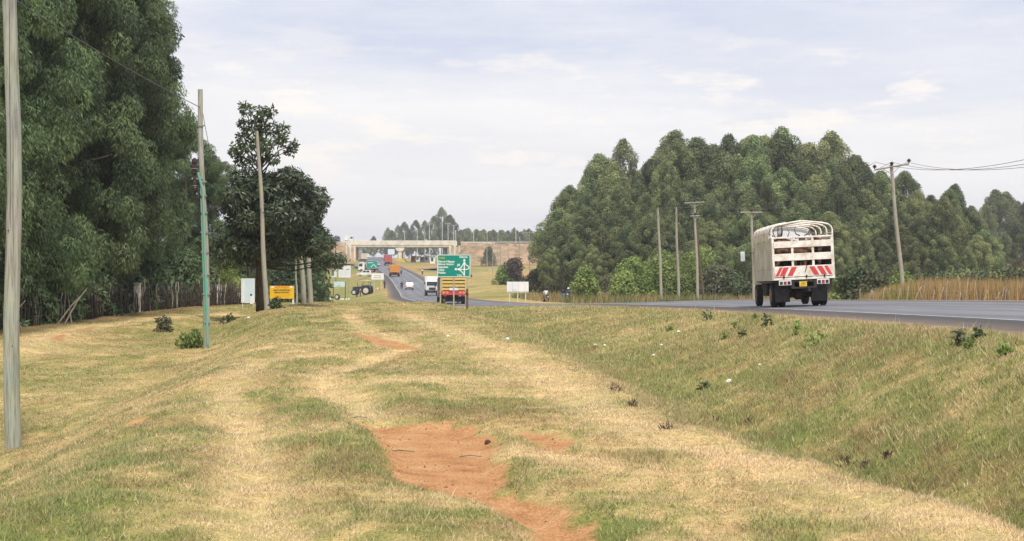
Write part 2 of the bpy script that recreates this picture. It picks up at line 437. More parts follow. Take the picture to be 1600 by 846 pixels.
def mix3(a, b, t): return a + (b - a) * np.asarray(t)[..., None]
def grass_colour(x, y, d):
    c = mix3(C_GREEN, C_OLIVE, smooth(d / 0.45)); c = mix3(c, C_STRAW, smooth((d - 0.35) / 0.4))
    br = smooth((0.6 * fbm(x * 0.9, y * 0.5, 71) + 0.4 * fbm(x * 4, y * 2, 73) - 0.50) / 0.2)
    c = mix3(c, C_STRAW2, 0.6 * br)
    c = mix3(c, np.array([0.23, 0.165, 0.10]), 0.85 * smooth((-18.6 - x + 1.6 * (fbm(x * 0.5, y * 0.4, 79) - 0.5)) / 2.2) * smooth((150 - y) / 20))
    tr = np.zeros(np.shape(x))
    for pts, w in TRACKS: tr = np.maximum(tr, np.exp(-(seg_dist(x, y, pts, 0.6) / (w * 0.8)) ** 2))
    return mix3(c, np.array([0.74, 0.585, 0.38]), 0.9 * tr * smooth((fbm(x * 1.8, y * 0.9, 47, 4) - 0.15) / 0.3))
# ------------------------------------------------------------------ ground sheet
rng = np.random.default_rng(7)
def build_ground():
    ys = [-60.0]
    while ys[-1] < 2400: ys.append(ys[-1] + (1.5 if ys[-1] < 4 else max(0.10, 0.0105 * (ys[-1] + 2))))
    ys = np.array(ys); t = np.linspace(-1, 1, 381)
    hw = 24 + 0.62 * np.abs(ys)
    shape = 0.55 * t + 0.45 * t ** 3
    X = shape[None, :] * hw[:, None] + (np.clip(ys, 0, 60) * 0.02)[:, None]
    Y = np.repeat(ys[:, None], len(t), 1)
    Z = ground(X, Y)
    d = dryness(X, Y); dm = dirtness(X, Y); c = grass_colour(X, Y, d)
    sand = smooth(1 - np.abs(X - XE(Y) + 0.25) / 0.55) + smooth(1 - np.abs(X - XE(Y) - RW - 0.4) / 0.9)
    c = mix3(c, np.array([0.50, 0.36, 0.19]), np.clip(sand, 0, 1) * 0.85)
    nr, nc = X.shape
    idx = np.arange(nr * nc).reshape(nr, nc)
    f = np.stack([idx[:-1, :-1], idx[:-1, 1:], idx[1:, 1:], idx[1:, :-1]], -1).reshape(-1, 4)
    rgba = np.concatenate([c.reshape(-1, 3), np.ones((nr * nc, 1))], 1)
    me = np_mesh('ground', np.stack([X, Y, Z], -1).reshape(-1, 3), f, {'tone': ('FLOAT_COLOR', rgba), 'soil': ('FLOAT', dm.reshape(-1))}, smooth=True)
    m, n, l, p = _new('dry verge grass and red soil')
    a1 = n.new('ShaderNodeAttribute'); a1.attribute_name = 'tone'
    a2 = n.new('ShaderNodeAttribute'); a2.attribute_name = 'soil'
    tcn = n.new('ShaderNodeTexCoord')
    def nz(scale, det, vec=None):
        q = n.new('ShaderNodeTexNoise'); q.inputs['Scale'].default_value = scale; q.inputs['Detail'].default_value = det; q.inputs['Roughness'].default_value = 0.7
        l.new(tcn.outputs['Object'], q.inputs['Vector']); return q
    fine, mid, soiln, broad = nz(38, 8), nz(4.5, 8), nz(2.3, 14), nz(0.11, 9); patch = nz(0.55, 9)
    r1 = n.new('ShaderNodeValToRGB'); r1.color_ramp.elements[0].position = 0.3; r1.color_ramp.elements[0].color = (0.42, 0.39, 0.33, 1)
    r1.color_ramp.elements[1].position = 0.68; r1.color_ramp.elements[1].color = (1.25, 1.22, 1.15, 1)
    l.new(fine.outputs['Fac'], r1.inputs[0])
    r2 = n.new('ShaderNodeValToRGB'); r2.color_ramp.elements[0].position = 0.32; r2.color_ramp.elements[0].color = (0.66, 0.72, 0.6, 1)
    r2.color_ramp.elements[1].position = 0.66; r2.color_ramp.elements[1].color = (1.2, 1.14, 1.1, 1)
    l.new(mid.outputs['Fac'], r2.inputs[0])
    def mul(a, b):
        q = n.new('ShaderNodeMix'); q.data_type = 'RGBA'; q.blend_type = 'MULTIPLY'; q.inputs[0].default_value = 1.0
        l.new(a, q.inputs[6]); l.new(b, q.inputs[7]); return q.outputs[2]
    r3 = n.new('ShaderNodeValToRGB'); r3.color_ramp.elements[0].position = 0.36; r3.color_ramp.elements[0].color = (0.62, 0.74, 0.55, 1)
    r3.color_ramp.elements[1].position = 0.62; r3.color_ramp.elements[1].color = (1.12, 1.06, 1.02, 1)
    l.new(broad.outputs['Fac'], r3.inputs[0])
    r4 = n.new('ShaderNodeValToRGB'); r4.color_ramp.elements[0].position = 0.36; r4.color_ramp.elements[0].color = (0.70, 0.74, 0.62, 1)
    r4.color_ramp.elements[1].position = 0.62; r4.color_ramp.elements[1].color = (1.15, 1.1, 1.08, 1)
    l.new(patch.outputs['Fac'], r4.inputs[0])
    g = mul(mul(mul(mul(a1.outputs['Color'], r1.outputs[0]), r2.outputs[0]), r3.outputs[0]), r4.outputs[0])
    rs = n.new('ShaderNodeValToRGB'); e = rs.color_ramp.elements; e.new(0.5)
    for i, (ps, cc) in enumerate(((0.28, (0.27, 0.135, 0.07)), (0.45, (0.47, 0.245, 0.115)), (0.68, (0.61, 0.37, 0.195)))): e[i].position = ps; e[i].color = (*cc, 1)
    l.new(soiln.outputs['Fac'], rs.inputs[0])
    ad = n.new('ShaderNodeMath'); ad.operation = 'MULTIPLY_ADD'; ad.inputs[1].default_value = 0.95; l.new(soiln.outputs['Fac'], ad.inputs[0])
    sb = n.new('ShaderNodeMath'); sb.operation = 'SUBTRACT'; sb.inputs[1].default_value = 0.48; l.new(a2.outputs['Fac'], sb.inputs[0]); l.new(sb.outputs[0], ad.inputs[2])
    th = n.new('ShaderNodeMapRange'); th.interpolation_type = 'SMOOTHSTEP'; th.inputs['From Min'].default_value = 0.40; th.inputs['From Max'].default_value = 0.60
    l.new(ad.outputs[0], th.inputs['Value'])
    mx = n.new('ShaderNodeMix'); mx.data_type = 'RGBA'; l.new(th.outputs[0], mx.inputs[0]); l.new(g, mx.inputs[6]); l.new(mul(rs.outputs[0], r1.outputs[0]), mx.inputs[7])
    l.new(mx.outputs[2], p.inputs['Base Color']); p.inputs['Roughness'].default_value = 0.95; p.inputs['Specular IOR Level'].default_value = 0.1
    b = n.new('ShaderNodeBump'); b.inputs['Strength'].default_value = 0.45; b.inputs['Distance'].default_value = 0.03
    l.new(mid.outputs['Fac'], b.inputs['Height'])
    b2 = n.new('ShaderNodeBump'); b2.inputs['Strength'].default_value = 0.5; b2.inputs['Distance'].default_value = 0.015
    l.new(fine.outputs['Fac'], b2.inputs['Height']); l.new(b.outputs[0], b2.inputs['Normal']); l.new(b2.outputs[0], p.inputs['Normal'])
    o = link('ground', me, m); o['kind'] = 'structure'
    return o
build_ground()

# ------------------------------------------------------------------ road
def asphalt(name, col, line=None):
    m, n, l, p = _new(name)
    tcn = n.new('ShaderNodeTexCoord')
    at1 = n.new('ShaderNodeAttribute'); at1.attribute_name = 'across'
    n1 = n.new('ShaderNodeTexNoise'); n1.inputs['Scale'].default_value = 0.5; n1.inputs['Detail'].default_value = 8; n1.inputs['Roughness'].default_value = 0.7
    mp = n.new('ShaderNodeMapping'); mp.inputs['Scale'].default_value = (1.0, 0.12, 1); l.new(tcn.outputs['Object'], mp.inputs['Vector']); l.new(mp.outputs[0], n1.inputs['Vector'])
    n2 = n.new('ShaderNodeTexNoise'); n2.inputs['Scale'].default_value = 40; n2.inputs['Detail'].default_value = 4; l.new(tcn.outputs['Object'], n2.inputs['Vector'])
    cr = n.new('ShaderNodeValToRGB'); cr.color_ramp.interpolation = 'LINEAR'; e = cr.color_ramp.elements
    stops = [(0.0, (0.088, 0.076, 0.070)), (0.150, (0.070, 0.062, 0.060)), (0.178, (0.074, 0.066, 0.064)), (0.186, (0.185, 0.185, 0.20)), (0.5, (0.165, 0.168, 0.185)), (0.814, (0.185, 0.185, 0.2)), (0.822, (0.09, 0.085, 0.085)), (1.0, (0.10, 0.09, 0.085))]
    while len(e) < len(stops): e.new(0.5)
    for i, (ps, cc) in enumerate(stops): e[i].position = ps; e[i].color = (*cc, 1)
    l.new(at1.outputs['Fac'], cr.inputs[0])
    r = n.new('ShaderNodeValToRGB'); r.color_ramp.elements[0].position = 0.3; r.color_ramp.elements[0].color = (0.72, 0.72, 0.72, 1); r.color_ramp.elements[1].position = 0.7; r.color_ramp.elements[1].color = (1.2, 1.2, 1.2, 1)
    l.new(n1.outputs['Fac'], r.inputs[0])
    mu = n.new('ShaderNodeMix'); mu.data_type = 'RGBA'; mu.blend_type = 'MULTIPLY'; mu.inputs[0].default_value = 1; l.new(cr.outputs[0], mu.inputs[6]); l.new(r.outputs[0], mu.inputs[7])
    wt = n.new('ShaderNodeValToRGB'); e2 = wt.color_ramp.elements
    st2 = [(0.0, 1.0), (0.21, 1.02), (0.26, 0.80), (0.31, 1.0), (0.38, 1.06), (0.43, 0.82), (0.48, 1.05), (0.56, 0.82), (0.61, 1.06), (0.70, 0.82), (0.76, 1.02), (1.0, 1.0)]
    while len(e2) < len(st2): e2.new(0.5)
    for i, (ps, vv) in enumerate(st2): e2[i].position = ps; e2[i].color = (vv, vv, vv, 1)
    l.new(at1.outputs['Fac'], wt.inputs[0])
    mu2 = n.new('ShaderNodeMix'); mu2.data_type = 'RGBA'; mu2.blend_type = 'MULTIPLY'; mu2.inputs[0].default_value = 1; l.new(mu.outputs[2], mu2.inputs[6]); l.new(wt.outputs[0], mu2.inputs[7])
    ed = n.new('ShaderNodeValToRGB'); e3 = ed.color_ramp.elements; st3 = [(0.0, 0.75), (0.035, 0.25), (0.12, 0.0), (0.88, 0.0), (0.965, 0.3), (1.0, 0.8)]
    while len(e3) < len(st3): e3.new(0.5)
    for i, (ps, vv) in enumerate(st3): e3[i].position = ps; e3[i].color = (vv, vv, vv, 1)
    l.new(at1.outputs['Fac'], ed.inputs[0])
    n3 = n.new('ShaderNodeTexNoise'); n3.inputs['Scale'].default_value = 1.6; n3.inputs['Detail'].default_value = 8; l.new(tcn.outputs['Object'], n3.inputs['Vector'])
    m4 = n.new('ShaderNodeMath'); m4.operation = 'MULTIPLY'; l.new(ed.outputs[0], m4.inputs[0]); l.new(n3.outputs['Fac'], m4.inputs[1])
    m5 = n.new('ShaderNodeMath'); m5.operation = 'MULTIPLY'; m5.inputs[1].default_value = 1.7; m5.use_clamp = True; l.new(m4.outputs[0], m5.inputs[0])
    dus = n.new('ShaderNodeMix'); dus.data_type = 'RGBA'; l.new(m5.outputs[0], dus.inputs[0]); l.new(mu2.outputs[2], dus.inputs[6]); dus.inputs[7].default_value = (0.40, 0.28, 0.17, 1)
    l.new(dus.outputs[2], p.inputs['Base Color']); p.inputs['Roughness'].default_value = 0.8; p.inputs['Specular IOR Level'].default_value = 0.35
    b = n.new('ShaderNodeBump'); b.inputs['Strength'].default_value = 0.3; b.inputs['Distance'].default_value = 0.01; l.new(n2.outputs['Fac'], b.inputs['Height']); l.new(b.outputs[0], p.inputs['Normal'])
    return m
M_ROAD = asphalt('worn grey asphalt', None)
M_LINE = plain('road paint', (0.36, 0.36, 0.36), 0.7, var=0.3, scale=3.0)
def strip(name, y0, y1, off0, off1, lift, mat, step=2.0, ncol=2, skirt=False, parent=None):
    ys = np.arange(y0, y1 + 0.01, step); cols = np.linspace(off0, off1, ncol)
    Y = np.repeat(ys[:, None], ncol, 1); Xo = np.repeat(cols[None, :], len(ys), 0)
    jig = 0.34 * (fbm(ys * 0.5, ys * 0 + 3, 5) - 0.5)
    X = XE(Y) + Xo; Z = ZR(Y) + SL(Y) * Xo + lift
    ac = Xo / RW
    if skirt:
        X[:, 0] += jig; 
        X = np.concatenate([X[:, :1] - 0.12, X, X[:, -1:] + 0.12], 1); Y = np.concatenate([Y[:, :1], Y, Y[:, -1:]], 1); Z = np.concatenate([Z[:, :1] - 0.14, Z, Z[:, -1:] - 0.14], 1); ac = np.concatenate([ac[:, :1], ac, ac[:, -1:]], 1)
    nr, nc = X.shape; idx = np.arange(nr * nc).reshape(nr, nc)
    f = np.stack([idx[:-1, :-1], idx[:-1, 1:], idx[1:, 1:], idx[1:, :-1]], -1).reshape(-1, 4)
    me = np_mesh(name, np.stack([X, Y, Z], -1).reshape(-1, 3), f, {'across': ('FLOAT', ac.reshape(-1))}, smooth=True)
    return link(name, me, mat, parent)
road = strip('road', -55, 1500, 0, RW, 0.0, M_ROAD, 1.5, 12, True); road['kind'] = 'structure'
strip('edge_line', -55, 900, 2.02, 2.14, 0.005, M_LINE, 1.5, 2, parent=road)
strip('edge_line', -55, 900, RW - 2.14, RW - 2.02, 0.005, M_LINE, 1.5, 2, parent=road)
for k in range(46):
    y0 = -20 + k * 12.0
    strip('centre_dash', y0, y0 + 3.0, 5.44, 5.56, 0.005, M_LINE, 1.0, 2, parent=road)
# slip roads that pass in front of the bridge banks
def side_road(name, pts, w, z_off):
    b = B(); P = [Vector((x, y, 0)) for x, y in pts]; vs = []; n = 0
    pp = []
    for a, c in zip(P[:-1], P[1:]):
        for k in range(12): pp.append(a.lerp(c, k / 12))
    pp.append(P[-1])
    for i, q in enumerate(pp):
        t = (pp[min(i + 1, len(pp) - 1)] - pp[max(i - 1, 0)]).normalized(); s_ = Vector((-t.y, t.x, 0)) * w / 2
        zz = max(float(ground(q.x, q.y)), float(ground(q.x + s_.x, q.y + s_.y)), float(ground(q.x - s_.x, q.y - s_.y))) + z_off
        vs += [(q.x + s_.x, q.y + s_.y, zz), (q.x - s_.x, q.y - s_.y, zz)]
    b.add(vs, [(2 * i, 2 * i + 1, 2 * i + 3, 2 * i + 2) for i in range(len(pp) - 1)])
    o = b.build(name, plain('slip road asphalt', (0.17, 0.17, 0.18), 0.8, scale=0.3)); o['kind'] = 'structure'
side_road('slip_road', [(-47.5, 500), (-52, 540), (-75, 565), (-130, 580)], 7.0, 0.2)
side_road('slip_road', [(-26, 470), (-20, 540), (0, 565), (60, 580)], 7.0, 0.2)

# ------------------------------------------------------------------ bridge, abutments and banks at 630 m
BY = 630.0
M_CONC = plain('weathered cream concrete', (0.66, 0.61, 0.51), 0.85, var=0.15, scale=0.5, spec=0.2)
M_CONC2 = plain('ochre stained concrete', (0.50, 0.37, 0.23), 0.85, var=0.25, scale=0.4, spec=0.2)
M_BANK = plain('dry red brown bank', (0.30, 0.20, 0.125), 0.95, var=0.35, scale=0.30, bump=0.8, spec=0.1, dirt=(0.17, 0.135, 0.07))
br = thing('road_bridge', 'cream concrete road bridge on a central pier crossing above the highway', 'bridge', (0, BY, 0))
B().box(-66, -25, 0, 12, 13.2, 14.5).build('deck', M_CONC, br, 0.05)
for yy in (-0.25, 11.9): B().box(-68, -23, yy, yy + 0.35, 13.9, 15.8).build('parapet', M_CONC, br, 0.04)
for i in range(5): B().box(-65.5, -25.5, 1.2 + i * 2.3, 2.0 + i * 2.3, 12.9, 13.2).build('girder', M_CONC, br)
pz = float(ground(-46, BY))
B().box(-46.7, -45.3, 0.5, 11.5, pz - 1, 11.6).build('pier', M_CONC, br, 0.08)
B().prism([(-47.8, 12.9), (-44.2, 12.9), (-44.2, 12.1), (-45.0, 11.4), (-47.0, 11.4), (-47.8, 12.1)], 'y', 0.2, 11.8).build('crosshead', M_CONC, br, 0.05)
B().prism([(-48.4, pz - .5), (-43.6, pz - .5), (-44.2, pz + .6), (-45.0, pz + 1.2), (-47.0, pz + 1.2), (-47.8, pz + .6)], 'y', -0.8, 12.5).build('pier_guard', plain('yellow painted guard', (0.6, 0.4, 0.08), 0.7), br)
for x0, x1, sgn in ((-68.5, -64.0, -1), (-26.0, -21.0, 1)):
    ab = B().box(x0, x1, 0, 12, 4, 13.2).build('abutment', M_CONC2, br, 0.05)
    for k in range(3):
        xx = x0 + 0.2 + k * (x1 - x0 - 1.1) / 2
        B().box(xx, xx + 0.7, -0.45, 0.0, 4, 13.7).build('pilaster', M_CONC, ab)
    B().prism([(x0 if sgn < 0 else x1, 14.9), (x0 + sgn * 9 if sgn < 0 else x1 + 9, 14.9), (x0 + sgn * 9 if sgn < 0 else x1 + 9, 8.5), (x0 if sgn < 0 else x1, 5)], 'y', -0.2, 0.3).build('wing_wall', M_CONC2, br)
    B().box(min(x0, x1 + 0) - (14 if sgn < 0 else -5), x1 + (14 if sgn > 0 else -4.5), 0, 12, 13.2, 15.0).build('approach_slab', M_CONC, br)
def bank(name, x_end, x_far, label):
    """earth bank carrying the crossing road; front slope faces the highway"""
    n = 40; vs = []; fs = []
    xs = np.linspace(x_end, x_far, n)
    for i, xx in enumerate(xs):
        rise = min(1.0, 0.35 + abs(xx - x_end) / 9.0)
        zt = 14.6; zb = float(ground(xx, 608)) - 1.5
        for k in range(9):
            t = k / 8; yy = 606 + (BY - 1.0 - 606) * t
            zz = zb + (zt - zb) * t * rise + 0.5 * (vnoise(xx * 0.25, yy * 0.4, 9) - 0.5)
            vs.append((xx, yy, zz))
        vs.append((xx, BY + 14, zb + (zt - zb) * rise)); vs.append((xx, BY + 36, zb))
    m = 11
    for i in range(n - 1):
        for k in range(m - 1): fs.append((i * m + k, (i + 1) * m + k, (i + 1) * m + k + 1, i * m + k + 1))
    b = B(); b.add(vs, fs); o = b.build(name, M_BANK); o['kind'] = 'structure'
    return o
bank('embankment', -66.0, -170.0, '')
bank('embankment', -24.0, 110.0, '')
# guard rails along the top of the banks
for x0, x1 in ((-150, -68.5), (-21, 80)):
    g = thing('guard_rail', 'long grey steel guard rail on top of the %s bridge bank' % ('short' if x0 < -100 else 'long'), 'guard rail', (0, BY - 1.4, 14.4))
    B().box(x0, x1, 0, 0.08, 0.55, 0.9).build('rail', plain('galvanised steel', (0.5, 0.5, 0.48), 0.5, 0.3), g)
    for xx in np.arange(x0 + 1, x1, 6.0): B().box(xx, xx + .15, 0.08, 0.2, -0.6, 0.8).build('post', MATS['galvanised steel'], g)

# ------------------------------------------------------------------ leaf clouds
def norm(a): return a / (np.linalg.norm(a, axis=-1, keepdims=True) + 1e-9)
def cards(name, P, N, A, L, W, shade):
    A = norm(A); S = norm(np.cross(N, A)); L = np.asarray(L)[:, None]; W = np.asarray(W)[:, None]
    v = np.stack([P, P + A * L * 0.45 - S * W * 0.5, P + A * L, P + A * L * 0.45 + S * W * 0.5], 1).reshape(-1, 3)
    f = np.arange(len(P) * 4).reshape(-1, 4)
    return np_mesh(name, v, f, {'shade': ('FLOAT', np.repeat(np.clip(shade, 0, 1), 4))})
def rdir(r, n):
    return norm(r.normal(size=(n, 3)))
def lobes_to_cards(name, r, C, R, per, L, W, droop, squash=0.85, up=0.2, jit=0.6):
    Ps, Ns, Sh, As = [], [], [], []
    for c, rad in zip(C, R):
        k = max(8, int(per * rad * rad)); d = rdir(r, k); d[:, 2] += up * r.random(k); d = norm(d)
        q = c + d * rad * np.array([1, 1, squash]) * (0.70 + 0.38 * r.random((k, 1)) ** 0.7)
        nn = norm(d + jit * r.normal(size=(k, 3)))
        ax = norm(np.cross(nn, r.normal(size=(k, 3)))); ax = norm(ax + droop * np.array([0, 0, -1.0]) + 0.25 * d)
        Ps.append(q); Ns.append(nn); As.append(ax)
        Sh.append(np.clip(0.5 + 0.22 * r.normal() + 0.2 * r.normal(size=k), 0, 1))
    P, N, A, S = np.concatenate(Ps), np.concatenate(Ns), np.concatenate(As), np.concatenate(Sh)
    n = len(P)
    return cards(name, P, N, A, L * (0.65 + 0.7 * r.random(n)), W * (0.65 + 0.7 * r.random(n)), S)
def euc_lobes(r, H, Rm, n, base, top_sharp=1.0):
    C, R = [], []
    for i in range(n):
        t = (i + 0.5) / n; u = t ** 0.9
        env = Rm * (0.35 + 0.65 * min(u / 0.28, 1.0) ** 0.6) * max(0.0, 1 - max(0.0, (u - 0.32) / 0.68) ** 1.8) ** 0.75
        a = i * 2.399 + r.normal() * 0.5; rr = env * (0.5 + 0.45 * r.random())
        lr = Rm * (0.15 + 0.11 * r.random()) * (1 - 0.30 * u)
        C.append((rr * math.cos(a), rr * math.sin(a), H * (base + (1 - base) * u) - lr * 0.8)); R.append(lr)
    C.append((0.1, 0.05, H * 0.965)); R.append(Rm * 0.13)
    return np.array(C), np.array(R)
def trunk_mesh(name, r, H, r0, C, limbs, lean=0.0, seg=7, bend=0.25):
    b = B(); pts, rad = [], []
    for k in range(9):
        t = k / 8; pts.append((bend * math.sin(t * 3 + r.random() * 0.4) * t + lean * t * H, bend * math.cos(t * 2.3) * t * 0.6, H * 0.96 * t - 0.3 * (k == 0))); rad.append(r0 * (1 - 0.9 * t) + 0.02 + (0.35 * r0 if k == 0 else 0))
    b.tube(pts, rad, seg)
    for i in limbs:
        c = Vector(C[i]); t0 = max(0.12, min(0.9, (c.z - 0.9 - 0.35 * math.hypot(c.x, c.y)) / (H * 0.96)))
        j = t0 * 8; k0 = int(j); p = Vector(pts[k0]).lerp(Vector(pts[min(k0 + 1, 8)]), j - k0)
        mid = p.lerp(c, 0.5) + Vector((0, 0, 0.12 * (c - p).length)); rr = max(0.03, rad[k0] * 0.38)
        b.tube([p, mid, c], [rr, rr * 0.7, rr * 0.25], 5)
    return b.mesh(name, True)
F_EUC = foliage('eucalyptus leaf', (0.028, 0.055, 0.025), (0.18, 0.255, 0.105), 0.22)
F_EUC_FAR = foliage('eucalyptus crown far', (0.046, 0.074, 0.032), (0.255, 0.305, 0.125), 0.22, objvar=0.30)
F_LIGHT = foliage('bright shrub leaf', (0.10, 0.17, 0.04), (0.33, 0.42, 0.13), 0.35, objvar=0.12)
F_DARK = foliage('dark broad leaf', (0.020, 0.038, 0.020), (0.095, 0.13, 0.065), 0.15, rough=0.4, spec=0.45)
F_MID = foliage('mid green broad leaf', (0.035, 0.065, 0.028), (0.13, 0.17, 0.075), 0.22)
F_PURP = foliage('dry purple brown twig leaf', (0.05, 0.035, 0.03), (0.15, 0.11, 0.085), 0.1)
F_GREY = foliage('grey green scrub leaf', (0.07, 0.085, 0.045), (0.20, 0.20, 0.11), 0.2)
BARK = wood('pale grey bark', (0.30, 0.26, 0.21), (0.14, 0.11, 0.085), 0.2, 5)
BARK_D = wood('dark rough bark', (0.13, 0.095, 0.07), (0.05, 0.036, 0.028), 0.25, 14)

NEAR_V, FAR_V = [], []
for s_ in range(3):       # near eucalyptus with single drooping leaves
    r = np.random.default_rng(100 + s_); H = 27.0
    C, R = [], []
    for i in range(19):                      # big bulges, each of many hanging sprays
        u = (i + 0.4) / 19; a = i * 2.399 + r.normal() * 0.4; env = 4.4 * (math.sin(math.pi * (0.26 + 0.70 * u)) ** 0.6)
        br_ = 1.75 + 0.6 * r.random() - 0.7 * u; c = np.array([env * 0.62 * math.cos(a), env * 0.62 * math.sin(a), 2.7 + 22.9 * u])
        out = np.array([math.cos(a), math.sin(a), 0.25])
        for j in range(11):
            d_ = norm(rdir(r, 1)[0] + 0.8 * out + np.array([0, 0, 0.25])); C.append(c + d_ * br_ * np.array([0.9, 0.9, 1.15])); R.append(0.55 + 0.3 * r.random())
    for j in range(6): C.append(np.array([0.3 * r.normal(), 0.3 * r.normal(), 26.2 - 0.5 * j])); R.append(0.5 + 0.1 * j)
    C, R = np.array(C), np.array(R)
    NEAR_V.append((lobes_to_cards('eucalyptus_leaves', r, C, R, 820, 0.27, 0.058, 1.3, 1.05, 0.1, 0.5), trunk_mesh('eucalyptus_trunk', r, H, 0.26, C, range(0, 200, 9))))
for s_ in range(6):
    r = np.random.default_rng(200 + s_); H = 24.0
    C, R = euc_lobes(r, H, 4.4 + 0.5 * (s_ % 3), 74 + 8 * (s_ % 3), [0.26, 0.32, 0.22, 0.36, 0.28, 0.3][s_])
    FAR_V.append((lobes_to_cards('eucalyptus_leaves', r, C, R, 520, 0.34, 0.12, 1.0, 1.45, 0.2, 0.45), trunk_mesh('eucalyptus_trunk', r, H, 0.24, C, range(0, 74, 4))))
def eucalyptus(var, x, y, h, label, group, mat, wscale=1.0, hbase=None, rot=None):
    H0 = 27.0 if var in NEAR_V else 24.0
    t = thing('eucalyptus_tree', label, 'tree', (x, y, float(ground(x, y)) - 0.05), rot if rot is not None else random.random() * 6.28, group)
    s = h / H0; t.scale = (s * wscale, s * wscale, s)
    link('crown', var[0], None, t); link('trunk', var[1], None, t)
    return t
for v_ in NEAR_V: v_[0].materials.append(F_EUC); v_[1].materials.append(BARK_D)
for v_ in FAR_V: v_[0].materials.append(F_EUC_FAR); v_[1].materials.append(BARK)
random.seed(5)
# dense row behind the stake fence
k = 0
for row, (x0, st, hh) in enumerate(((-25.2, 3.9, 27), (-29.5, 4.4, 28), (-34.5, 5.0, 28))):
    y = 52.0 + row * 1.5
    while y < (101 if row == 0 else 108):
        eucalyptus(NEAR_V[k % 3], x0 + random.uniform(-0.6, 0.6), y, hh * random.uniform(0.94, 1.1), 'tall dark eucalyptus in the dense row behind the stake fence', 'eucalyptus row behind the stake fence', F_EUC, 0.98)
        y += st * random.uniform(0.85, 1.15); k += 1
for row, (x0, st) in enumerate(((-40.0, 5.0), (-46.0, 5.5), (-52.0, 6.0))):
    y = 60.0
    while y < 150:
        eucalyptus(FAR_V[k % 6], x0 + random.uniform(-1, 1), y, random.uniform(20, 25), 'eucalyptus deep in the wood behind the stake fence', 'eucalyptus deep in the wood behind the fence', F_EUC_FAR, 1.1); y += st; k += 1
# shorter eucalyptus past the end of that row
for x, y, h in ((-24.9, 128, 12.4), (-23.4, 137, 9.8), (-25.9, 122, 14.5), (-29.5, 128, 15.5), (-26.8, 134, 13.0), (-31, 140, 15), (-33.5, 118, 17), (-27.6, 118, 10.5)):
    eucalyptus(NEAR_V[k % 3], x, y, h, 'shorter eucalyptus past the end of the tall dense row', 'shorter eucalyptus past the tall row', F_EUC, 1.25); k += 1

# the stand across the highway: tops follow its skyline
SKY = [(822, 365), (840, 342), (865, 318), (890, 288), (920, 256), (955, 228), (1000, 216), (1050, 210), (1090, 216), (1150, 208), (1215, 200), (1290, 212), (1330, 228), (1360, 258), (1400, 268), (1440, 290), (1475, 268), (1495, 270), (1512, 310), (1530, 330)]
sp, sq = [p[0] for p in SKY], [p[1] for p in SKY]
n_t = 0
for row, (d, f, st) in enumerate(((206, 0.34, 3.8), (211, 0.55, 4.0), (220, 0.74, 4.2), (231, 0.86, 4.4), (243, 0.97, 4.2), (256, 0.98, 4.4), (270, 0.95, 5.0))):
    x = 4.0 + row * 1.1
    while True:
        px = 800 + x / d * FPX
        if px > 1530: break
        dd = d + random.uniform(-4, 4); px = 800 + x / dd * FPX
        top = EYE + (430 - np.interp(px, sp, sq)) / FPX * dd
        h = (top - float(ground(x, dd))) * f * random.uniform(0.82, 1.07)
        if h > 4 and not (row < 1 and 1100 < px < 1200 and random.random() < 0.4):
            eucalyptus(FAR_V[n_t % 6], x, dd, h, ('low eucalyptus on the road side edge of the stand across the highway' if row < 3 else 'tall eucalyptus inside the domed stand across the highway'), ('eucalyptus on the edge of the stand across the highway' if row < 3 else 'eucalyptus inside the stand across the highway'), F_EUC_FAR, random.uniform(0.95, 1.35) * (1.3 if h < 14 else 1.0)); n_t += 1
        x += st * random.uniform(0.8, 1.2)
# farther trees past that stand, and along the sky beyond the bridge
for px, py, d in ((1518, 322, 330), (1540, 318, 380), (1556, 297, 400), (1572, 300, 410), (1590, 315, 420), (1606, 312, 400), (1625, 300, 400), (1530, 345, 300), (1548, 360, 290), (1570, 365, 300), (1595, 362, 290), (1620, 350, 290), (1645, 340, 300)):
    x, y, z = at(px, py, d)
    eucalyptus(FAR_V[n_t % 6], x, y, (z - float(ground(x, y))), 'hazy eucalyptus past the reed field beyond the stand', 'hazy eucalyptus past the reed field', F_EUC_FAR, random.uniform(1.0, 1.35)); n_t += 1
for px, py, d in ((690, 324, 850), (678, 338, 860), (703, 336, 850), (664, 345, 900), (650, 344, 950), (632, 347, 1000), (622, 352, 1020), (606, 356, 1050), (612, 360, 900), (640, 362, 880), (655, 358, 870), (584, 369, 1000)):
    x, y, z = at(px, py, d)
    eucalyptus(FAR_V[n_t % 6], x, y, z - float(ground(x, y)), 'blue hazy tall tree rising behind the bridge deck', 'hazy tall trees behind the bridge', F_EUC_FAR, random.uniform(1.0, 1.3)); n_t += 1
for k in range(30):
    px = 708 + k * 4.6 + random.uniform(-2, 2); d = random.uniform(760, 900); x, y, z = at(px, random.uniform(355, 366), d)
    eucalyptus(FAR_V[n_t % 6], x, y, z - float(ground(x, y)), 'hazy tree in the far line above the long bridge bank', 'far tree line above the long bridge bank', F_EUC_FAR, random.uniform(1.1, 1.5)); n_t += 1
for k in range(16):
    px = 560 + k * 9.5 + random.uniform(-3, 3); d = random.uniform(900, 1050); x, y, z = at(px, random.uniform(376, 386), d)
    eucalyptus(FAR_V[n_t % 6], x, y, max(6, z - float(ground(x, y))), 'low hazy tree seen under the bridge deck', 'low hazy trees seen under the bridge', F_EUC_FAR, random.uniform(1.3, 1.7)); n_t += 1
